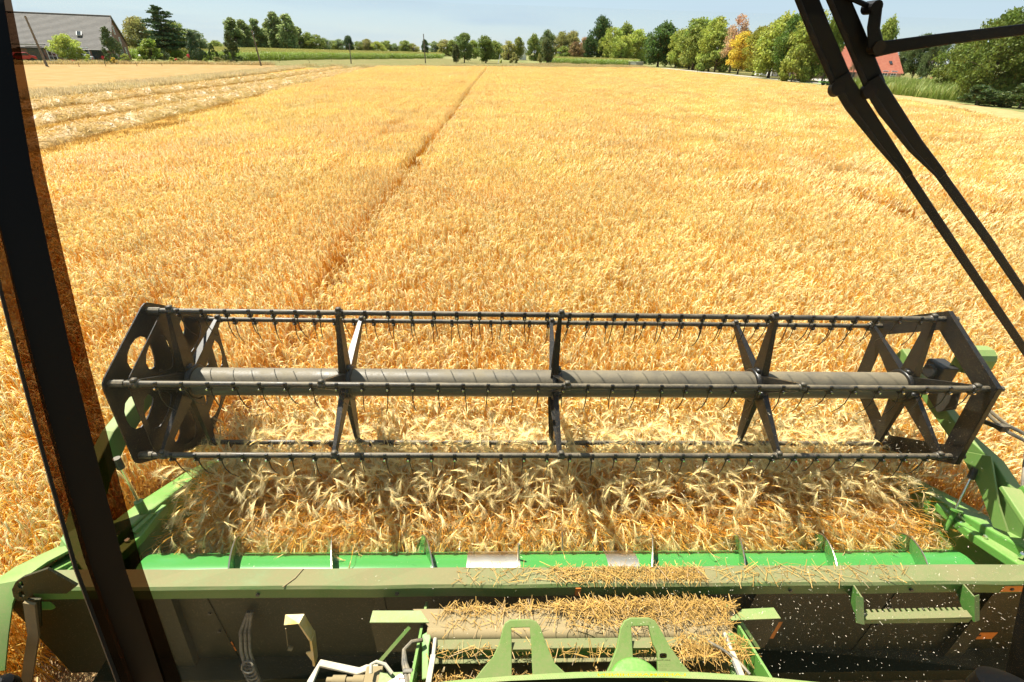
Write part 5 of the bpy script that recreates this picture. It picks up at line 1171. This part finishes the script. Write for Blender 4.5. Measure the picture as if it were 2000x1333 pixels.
mb = MB(); mb.plate([G(782, 1316, cz+.034), G(795, 1322, cz+.034), G(793, 1336, cz+.034), G(752, 1336, cz+.034)], (0, 0, -.002)); obj('white_label', mb, 'label_white', cplate)
mb = MB(); mb.tube([G(770, 1327, cz+.036), G(790, 1325, cz+.036)], .0012, 4); mb.tube([G(782, 1318, cz+.036), G(778, 1335, cz+.036)], .0012, 4); obj('red_mark', mb, 'label_red', cplate)
mb = MB(); mb.tube([G(724, 1316, cz+.06), G(725, 1298, cz+.07), G(735, 1293, cz+.07), G(752, 1298, cz+.065), G(766, 1316, cz+.05)], .008, 8); obj('lever', mb, 'grey_cast', cg, smooth=True)
for dx in (0, 8):
    mb = MB(); mb.tube([G(826, 1250, TZ+.03), G(804, 1254, TZ+.04), G(789, 1270, TZ+.04), G(788+dx*.5, 1295, TZ+.04), G(793+dx, 1320, TZ+.04), G(797+dx, 1345, TZ+.04)], .0095, 8); obj('hydraulic_hose', mb, 'hose', feed, smooth=True)
mb = MB(); mb.box(G(797, 1313, TZ+.04), (.045, .02, .03)); obj('hose_clamp', mb, 'hose', feed, bev=.005)
mb = MB(); mb.plate([G(824, 1240, TZ), G(838, 1232, TZ), G(842, 1245, TZ), G(838, 1262, TZ), G(836, 1325, TZ-.02), G(824, 1328, TZ-.02)], (0, 0, -.02)); obj('hitch_upright', mb, 'green_paint', feed, bev=.004)
mb = MB(); mb.beam([G(846, 1282, TZ+.04), G(836, 1340, TZ+.08)], .022, .02, (1, 0, 0)); mb.tube([G(850, 1248, TZ+.01), G(846, 1284, TZ+.04)], .009, 8); obj('lock_lever', mb, 'grey_cast', feed)
mb = MB(); mb.beam([G(1429, 1275, TZ+.04), G(1452, 1330, TZ+.06)], .022, .02, (1, 0, 0)); mb.tube([G(1416, 1238, TZ+.02), G(1430, 1276, TZ+.04)], .009, 8); obj('lock_lever', mb, 'grey_cast', feed)
mb = MB(); mb.tube([G(1383, 1253, TZ+.05), G(1410, 1268, TZ+.05), G(1440, 1290, TZ+.05), G(1465, 1318, TZ+.06)], .007, 8); obj('lever_cable', mb, 'hose', feed, smooth=True)
mb = MB(); mb.plate([G(1408, 1222, TZ), G(1428, 1230, TZ), G(1440, 1245, TZ), G(1440, 1325, TZ-.03), G(1428, 1315, TZ-.03), G(1424, 1245, TZ)], (0, 0, -.02)); obj('hitch_upright', mb, 'green_paint', feed, bev=.004)
# round green dome in front of the cab floor
c = G(1246, 1341, 1.30); mb = MB(); mb.lathe(c+np.array([0, 0, -.12]), c, [(0, .115), (.85, .115), (.95, .11), (1, .10)], 36); obj('dome_cover', mb, 'green_paint', feed, smooth=True)

# ================================================================== CAB
cab = thing('combine_cab', 'dark cab front with windscreen, corner posts and parallel wiper arms', 'cab', (0.43, 0.0, 1.6))
SX = -.86
edge_r = [(22, -30), (22, 0), (54, 166), (86, 333), (125, 500), (172, 700), (221, 894), (279, 1111), (355, 1333), (366, 1365)]
def loft(name, pa, pb, m, depth, Xa, Xb, **kw):
    mb = MB(); V = []
    for a, b in zip(pa, pb):
        A = PX(*a, Xa); B = PX(*b, Xb); A2 = A+(A-CAM)*[1, 1, 0]/np.linalg.norm((A-CAM)[:2])*depth; B2 = B+(B-CAM)*[1, 1, 0]/np.linalg.norm((B-CAM)[:2])*depth; V += [A, B, B2, A2]
    F = []
    n = len(pa)
    for i in range(n-1):
        for j in range(4): F.append((i*4+j, i*4+(j+1) % 4, (i+1)*4+(j+1) % 4, (i+1)*4+j))
    F += [(0, 1, 2, 3), tuple(range((n-1)*4, n*4))]
    return obj(name, mb.add(V, F), m, cab, **kw)
def off(pts, d): return [(x+d, y) for x, y in pts]
band_w = [14, 15, 20, 24, 28, 31, 32, 34, 35, 35]
core_w = [120, 120, 118, 115, 108, 102, 98, 92, 84, 82]
er = edge_r; ei = [(x-w, y) for (x, y), w in zip(er, band_w)]; eo = [(x-w, y) for (x, y), w in zip(ei, core_w)]; el = [(x-8, y) for x, y in eo]
loft('corner_post', ei, off(eo, 26), 'cab_black', .05, SX, SX-.07, smooth=True, label='black corner post of the cab')
loft('glass_edge_band', er, ei, 'band_brown', .003, SX, SX, label='brown tinted glass edge beside the corner post')
loft('glass_edge_band', off(eo, 26), eo, 'band_brown', .003, SX-.07, SX-.085)
loft('seal_strip', eo, el, 'rubber', .012, SX-.085, SX-.088)
# windscreen: bulged pane between the posts, top leaning forward
edgeP = [PX(*p, SX) for p in er]; ez = np.array([p[2] for p in edgeP])[::-1]; ey = np.array([p[1] for p in edgeP])[::-1]
def screen_y(x, z): return float(np.interp(z, ez, ey))+.004+.11*(1-((x-.43)/1.29)**2)
zs = np.linspace(ez[0]+.01, ez[-1], 10); xs_ = np.linspace(SX, 1.72, 17); V = [(x, screen_y(x, z), z) for z in zs for x in xs_]; m_ = len(xs_)
F = [(i*m_+j, i*m_+j+1, (i+1)*m_+j+1, (i+1)*m_+j) for i in range(len(zs)-1) for j in range(m_-1)]
ws = obj('windscreen', MB().add(V, F), 'glass', cab, smooth=True, label='clear slightly dusty curved windscreen')
pr_r = [PX(2030, 1080, 1.62), PX(1998, 1220, 1.62), PX(1972, 1350, 1.62)]; mb = MB(); mb.beam([p+np.array([.055, 0, 0]) for p in pr_r], .10, .05, (1, 0, 0)); obj('corner_post', mb, 'cab_black', cab)
def on_screen(px, py, off_=.0):
    d = ray(px, py); lo, hi = .3, 3.0
    for _ in range(50):
        t = (lo+hi)/2; p = CAM+d*t
        if p[1] < screen_y(p[0], p[2]): lo = t
        else: hi = t
    return CAM+d*lo+np.array([0, off_, 0])
# black printed edge of the pane and the body panel below it
mb = MB(); V = []; F = []
lowc = [(700, 1352), (860, 1341), (1000, 1332), (1150, 1326), (1300, 1326), (1450, 1331), (1600, 1342), (1750, 1354)]
for x, y in lowc: V += [on_screen(x, y, .003), on_screen(x, y+45, .003)]
F = [(2*i, 2*i+2, 2*i+3, 2*i+1) for i in range(len(lowc)-1)]; fr = obj('printed_glass_edge', MB().add(V, F), 'cab_black', ws)
mb = MB()
for r in range(3):
    for i in range(150):
        x = 870+i*5.0+2.5*(r % 2); y = float(np.interp(x, [p[0] for p in lowc], [p[1] for p in lowc]))-2.2-r*3.4; s = (1.35, 1.0, .65)[r]
        c = on_screen(x, y, .003); k = .001*s; mb.add([c+np.array([-k, 0, 0]), c+np.array([0, 0, -k]), c+np.array([k, 0, 0]), c+np.array([0, 0, k])], [(0, 1, 2, 3)])
fo = obj('printed_dots', mb, 'cab_black', ws); fo['kind'] = 'stuff'
zb = 1.60; arc = [(640, 1362), (760, 1345), (880, 1330), (1000, 1320), (1120, 1313), (1240, 1311), (1360, 1313), (1480, 1321), (1600, 1333), (1750, 1352)]
V = []
for x, y in arc:
    p = G(x, y, zb); V += [p, p+np.array([0, -.02, .012]), p+np.array([0, -.12, .02]), p+np.array([0, .005, -.15])]
F = []
for i in range(len(arc)-1):
    for a_, b_ in ((0, 1), (1, 2), (3, 0)): F.append((4*i+a_, 4*i+4+a_, 4*i+4+b_, 4*i+b_))
obj('front_apron', MB().add(V, F), 'green_pale', cab, smooth=True, label='green body panel below the windscreen')
# stickers on the pane, read from outside
def text_mesh(s, size, bold=False):
    cu = bpy.data.curves.new('lettering', 'FONT'); cu.body = s; cu.size = size; cu.align_x = 'CENTER'; cu.fill_mode = 'FRONT'; cu.resolution_u = 3
    if bold: cu.offset = size*.025
    to = bpy.data.objects.new('lettering', cu); col.objects.link(to); bpy.context.view_layer.update()
    me = bpy.data.meshes.new_from_object(to.evaluated_get(bpy.context.evaluated_depsgraph_get())); bpy.data.objects.remove(to); bpy.data.curves.remove(cu); return me
def sticker(name, s, px0, px1, py, m, off_=.002, bold=False, hscale=1.0):
    """mirrored as seen from inside: the lettering faces forward, out of the cab"""
    me = text_mesh(s, 1.0, bold); v = np.array([p.co[:] for p in me.vertices]); w = v[:, 0].max()-v[:, 0].min(); hh = v[:, 1].max()
    a = on_screen(px0, py); b = on_screen(px1, py); e = on_screen((px0+px1)/2, py-10); upv = (e-(a+b)/2); upv /= np.linalg.norm(upv); ux = (b-a)/np.linalg.norm(b-a); k = np.linalg.norm(b-a)/w; c0_ = (a+b)/2
    P = [c0_-ux*(p[0]-(v[:, 0].max()+v[:, 0].min())/2)*k+upv*p[1]*k*hscale+np.array([0, off_, 0]) for p in v]
    mb = MB(); mb.add(P, [tuple(f.vertices) for f in me.polygons]); return obj(name, mb, m, ws)
sticker('lettering', 'John Deere', 1280, 1310, 1292, 'label_black', bold=True)
for i, (s, y, a, b) in enumerate((('..................', 1299.5, 1279, 1310), ('- --- ---- --', 1303.5, 1280, 1309), ('-- ---- - --', 1308, 1284, 1303), ('-------- ----', 1310, 1282, 1302))): sticker('small_print', s, a, b, y, 'label_black', hscale=.8)
sticker('lettering', 'LANDMASCHINEN', 1168, 1340, 1323, 'label_yellow', .0035, True, .62)
sticker('lettering', 'LIEVING', 1173, 1345, 1337, 'label_yellow', .0035, True, .5)
lp = [(1288.5, 1284), (1289, 1279), (1292, 1277.5), (1300, 1277.5), (1302.5, 1279), (1303, 1284), (1302, 1286.5), (1298, 1287.5), (1292, 1287.5), (1289.5, 1286.5)]
mb = MB(); mb.add([on_screen(x, y, .002) for x, y in lp], [tuple(range(len(lp)))]); lg = obj('logo', mb, 'label_black', ws, label='small black emblem with a leaping deer')
dp = [(1290.5, 1285.5), (1292, 1283.4), (1296.5, 1283), (1297.3, 1281.5), (1297, 1279.5), (1298.5, 1279.2), (1298.9, 1282), (1301, 1283.3), (1298.5, 1284.4), (1293.5, 1284.3)]
mb = MB(); mb.add([on_screen(x, y, .0015) for x, y in dp], [tuple(range(len(dp)))]); obj('deer_mark', mb, 'label_yellow', ws)
# unseen cab shell added to darken interior and reflections: roof, rear wall, floor; console
mb = MB(); mb.plate([(-.95, .95, 3.72), (1.8, .95, 3.72), (1.8, -1.2, 3.78), (-.95, -1.2, 3.78)], (0, 0, .06)); obj('roof', mb, 'cab_black', cab)
mb = MB(); mb.box((.43, -1.2, 2.7), (2.75, .05, 2.1)); obj('rear_wall', mb, 'cab_black', cab)
mb = MB(); mb.plate([(-.95, .45, 1.62), (1.8, .45, 1.62), (1.8, -1.2, 1.62), (-.95, -1.2, 1.62)], (0, 0, -.05)); obj('cab_floor', mb, 'cab_black', cab)
c = PY(2010, 1385, .45); mb = MB(); mb.lathe(c+np.array([-.02, -.02, -.10]), c+np.array([.0, .03, .03]), [(0, .07), (.6, .085), (.85, .075), (1, .03)], 24); obj('console_end', mb, 'cab_black', cab, smooth=True)
c = PY(8, 1345, .5); mb = MB(); mb.lathe(c+np.array([0, 0, -.05]), c+np.array([.0, .0, .028]), [(0, .02), (.6, .026), (.85, .022), (1, .008)], 16); obj('control_knob', mb, 'cab_black', cab, smooth=True)
# wipers: two parallel arms with knuckles, tapered springs, thin lower rods; drive link and bar at the top
WY = 1.26
def wp(px, py, d=0): return PY(px, py, WY+d)
def bar(name, pts, wpx, m, parent, th=.03, d=0):
    V = []
    for (x, y), w, i in zip(pts, wpx, range(len(pts))):
        x2, y2 = pts[min(i+1, len(pts)-1)]; x1, y1 = pts[max(i-1, 0)]; L = math.hypot(x2-x1, y2-y1); nx, ny = -(y2-y1)/L, (x2-x1)/L
        for s_, dd in ((1, 0), (-1, 0), (-1, th), (1, th)): V.append(wp(x+nx*w/2*s_, y+ny*w/2*s_, d+dd))
    F = []
    for i in range(len(pts)-1):
        for j in range(4): F.append((i*4+j, i*4+(j+1) % 4, (i+1)*4+(j+1) % 4, (i+1)*4+j))
    F += [(0, 1, 2, 3), tuple(range(len(V)-4, len(V)))]
    return obj(name, MB().add(V, F), m, parent, bev=.003)
for pts_t, pts_k, pts_l in ((((1560, -45), (1602, 60), (1648, 165)), ((1640, 150), (1672, 200), (1725, 275), (1776, 345)), ((1766, 335), (1880, 505), (2010, 697))),
                            (((1622, -40), (1668, 65), (1712, 170)), ((1702, 155), (1736, 208), (1790, 285), (1842, 345)), ((1832, 335), (1930, 470), (2010, 588)))):
    w = bar('wiper', pts_t, (43, 42, 40), 'wiper_black', cab)
    bar('wiper_edge', [(x-17, y+7) for x, y in pts_t], (13, 13, 12), 'wiper_edge', w, .032, -.004)
    bar('spring_housing', pts_k, (38, 39, 31, 20), 'wiper_black', w, .028, -.006)
    bar('spring_edge', [(pts_k[0][0]-9, pts_k[0][1]+16), (pts_k[1][0]-14, pts_k[1][1]+10), (pts_k[2][0]-11, pts_k[2][1]+8), (pts_k[3][0]-7, pts_k[3][1]+5)], (16, 17, 11, 5), 'wiper_edge', w, .02, -.01)
    kx, ky = pts_k[0][0]-2, pts_k[0][1]+22; q = wp(kx, ky, -.012); mb = MB(); mb.tube([q, q+np.array([0, .014, -.004])], .017, 16); obj('knuckle_pin', mb, 'wiper_edge', w, smooth=True)
    bar('wiper_rod', pts_l, (22, 19, 17), 'wiper_black', w, .014, .004)
lk = bar('wiper_link', ((1712, 12), (1706, 55), (1712, 96)), (24, 26, 34), 'wiper_black', cab, .03, -.02)
q = wp(1713, 14, -.022); mb = MB(); mb.tube([q, q+np.array([0, .035, 0])], .013, 14); obj('link_pin', mb, 'wiper_black', lk)
q = wp(1718, 93, -.024); mb = MB(); mb.tube([q, q+np.array([0, .04, 0])], .014, 14); obj('link_pin', mb, 'wiper_edge', lk)
bar('link_bar', ((1655, -6), (1700, 14)), (12, 12), 'wiper_black', lk, .015, -.01)
bar('drive_bar', ((1705, 98), (1750, 90), (1850, 76), (2015, 56)), (30, 26, 24, 22), 'wiper_black', lk, .022, -.015)

# ================================================================== CUT CROP, LOOSE STRAW, CHAFF
single = []
for i in range(14):
    V, F, H = stalk(rng.uniform(.62, .8), rng.uniform(.7, 2.6), True, g, 26, .8); single.append(mesh_from('cut_stalk', V, F, 'barley_cut', False, {'hd': H, 'rnd': np.full(len(V), rng.uniform())}))
pts = []; rots = []; scl = []
def lay(x, y, z, tilt, az, spin, s=1.0):
    """stalk whose top is tipped by tilt towards az"""
    M = Matrix.Rotation(az, 3, 'Z') @ Matrix.Rotation(tilt, 3, 'Y') @ Matrix.Rotation(spin, 3, 'Z'); pts.append((x, y, z)); rots.append(tuple(M.to_euler())); scl.append((s, s, s))
for i in range(4200):                           # uncut front row, pressed back a little by the reel
    y = rng.uniform(2.64, 3.0); t = (3.0-y)/.36; lay(rng.uniform(-2.2, 3.2), y, .08, R_(rng.normal(3+16*t, 5)), -math.pi/2+rng.normal(.0, .4), rng.uniform(0, 6.28), rng.uniform(.8, .98))
for i in range(1900):                           # cut stalks tipping onto the table
    x = rng.uniform(-2.15, 3.15); y = rng.uniform(2.5, 2.76); lay(x, y, rng.uniform(.1, .22), R_(rng.normal(48, 11)), -math.pi/2+rng.normal(.2 if x > 1.2 else -.05, .45), rng.normal(0, .7), rng.uniform(.66, .92))
for i in range(6800):                           # mat of ears lying in front of the auger
    x = rng.uniform(-2.12, 3.1); y = rng.uniform(2.42, 2.8); lay(x, y, rng.uniform(.26, .5)-.15*(y-2.42), R_(rng.normal(76, 10)), -math.pi/2+rng.normal(.4 if x > 1.0 else -.1, .5), rng.normal(0, .9), rng.uniform(.5, .78))
sc_o = scatter('cut_barley', pts, rots, scl, rng.integers(0, 14, len(pts)), single, 'cut barley stalks tumbling over the knife towards the auger', 'barley')
def litter(name, boxes, label, lmin, lmax, wmin=.0012, wmax=.0028, flat=.12):
    V = []; F = []; Rn = []
    for (n_, x0, x1, y0, y1, zf, th) in boxes:
        for i in range(n_):
            x = rng.uniform(x0, x1); y = rng.uniform(y0, y1); z = zf(x, y)+th*rng.uniform(0, 1)**2+.003; a = rng.uniform(0, 6.28); l = (lmin+(lmax-lmin)*rng.uniform(0, 1)**2.2)*.5
            d = np.array([math.cos(a), math.sin(a), rng.normal(0, .05)])*l; s = np.array([-math.sin(a), math.cos(a), rng.normal(0, .3)])*rng.uniform(wmin, wmax); u = np.array([0, 0, rng.uniform(0, .08)*l]); p = np.array([x, y, z]); o = len(V)
            V += [tuple(p-d-s), tuple(p-d+s), tuple(p+u+s), tuple(p+u-s), tuple(p+d+s), tuple(p+d-s)]; F += [(o, o+1, o+2, o+3), (o+3, o+2, o+4, o+5)]; Rn += [rng.uniform()]*6
    me = mesh_from(name, V, F, 'straw', False, {'hd': [.5]*len(V), 'rnd': Rn}); o = bpy.data.objects.new(name, me); col.objects.link(o); o['kind'] = 'stuff'; tag(o, label, 'straw'); return o
bt = lambda x, y: BZ+.004
pile = lambda x, y: TZ+.004+.03*max(0, math.sin((x-.0)*2.2))
ft = lambda x, y: .90+(1.24-y)*.319+.01
litter('loose_straw', [(800, .3, 1.1, BY0+.025, BY1-.015, bt, .016), (500, -.2, 2.2, BY0+.01, BY1, bt, .008), (700, -.25, 1.15, 1.315, 1.345, pile, .012), (800, .3, 1.2, 1.30, 1.345, pile, .03), (500, .35, 1.15, 1.22, 1.31, pile, .006), (80, -.3, .3, 1.22, 1.31, pile, .004), (5200, -.36, 1.2, .80, 1.08, ft, .05), (500, .85, 1.18, 1.08, 1.18, lambda x, y: TZ+.01, .04), (250, -.3, 1.15, 1.10, 1.16, lambda x, y: TZ+.006, .01)], 'dry straw bits littering beam and feeder house', .008, .12, .0006, .0016)
V = []; F = []
def flakes(n_, x0, x1, y0, y1, z0, z1, s0, s1):
    for i in range(n_):
        p = np.array([rng.uniform(x0, x1), rng.uniform(y0, y1), rng.uniform(z0, z1)]); d = rng.normal(size=3); d /= np.linalg.norm(d); e = np.cross(d, rng.normal(size=3)); e /= np.linalg.norm(e); l = rng.uniform(s0, s1)*(3 if rng.uniform() < .08 else 1); w = rng.uniform(.0004, .0010); o = len(V)
        V.extend([tuple(p-d*l-e*w), tuple(p-d*l+e*w), tuple(p+d*l+e*w), tuple(p+d*l-e*w)]); F.append((o, o+1, o+2, o+3))
flakes(1300, .6, 2.7, 1.0, 1.40, .85, 1.6, .0010, .0032); flakes(900, .9, 3.2, 2.0, 2.5, .7, 1.4, .0018, .005); flakes(250, -.6, 1.2, 1.0, 1.4, .9, 1.5, .001, .003); flakes(200, -1.5, 3, 1.7, 2.2, .7, 1.0, .002, .006)
me = mesh_from('flying_chaff', V, F, 'chaff', False, {'hd': [1.0]*len(V), 'rnd': [.9]*len(V)}); o = bpy.data.objects.new('flying_chaff', me); col.objects.link(o); o['kind'] = 'stuff'; tag(o, 'pale chaff flecks flying behind the header', 'chaff')
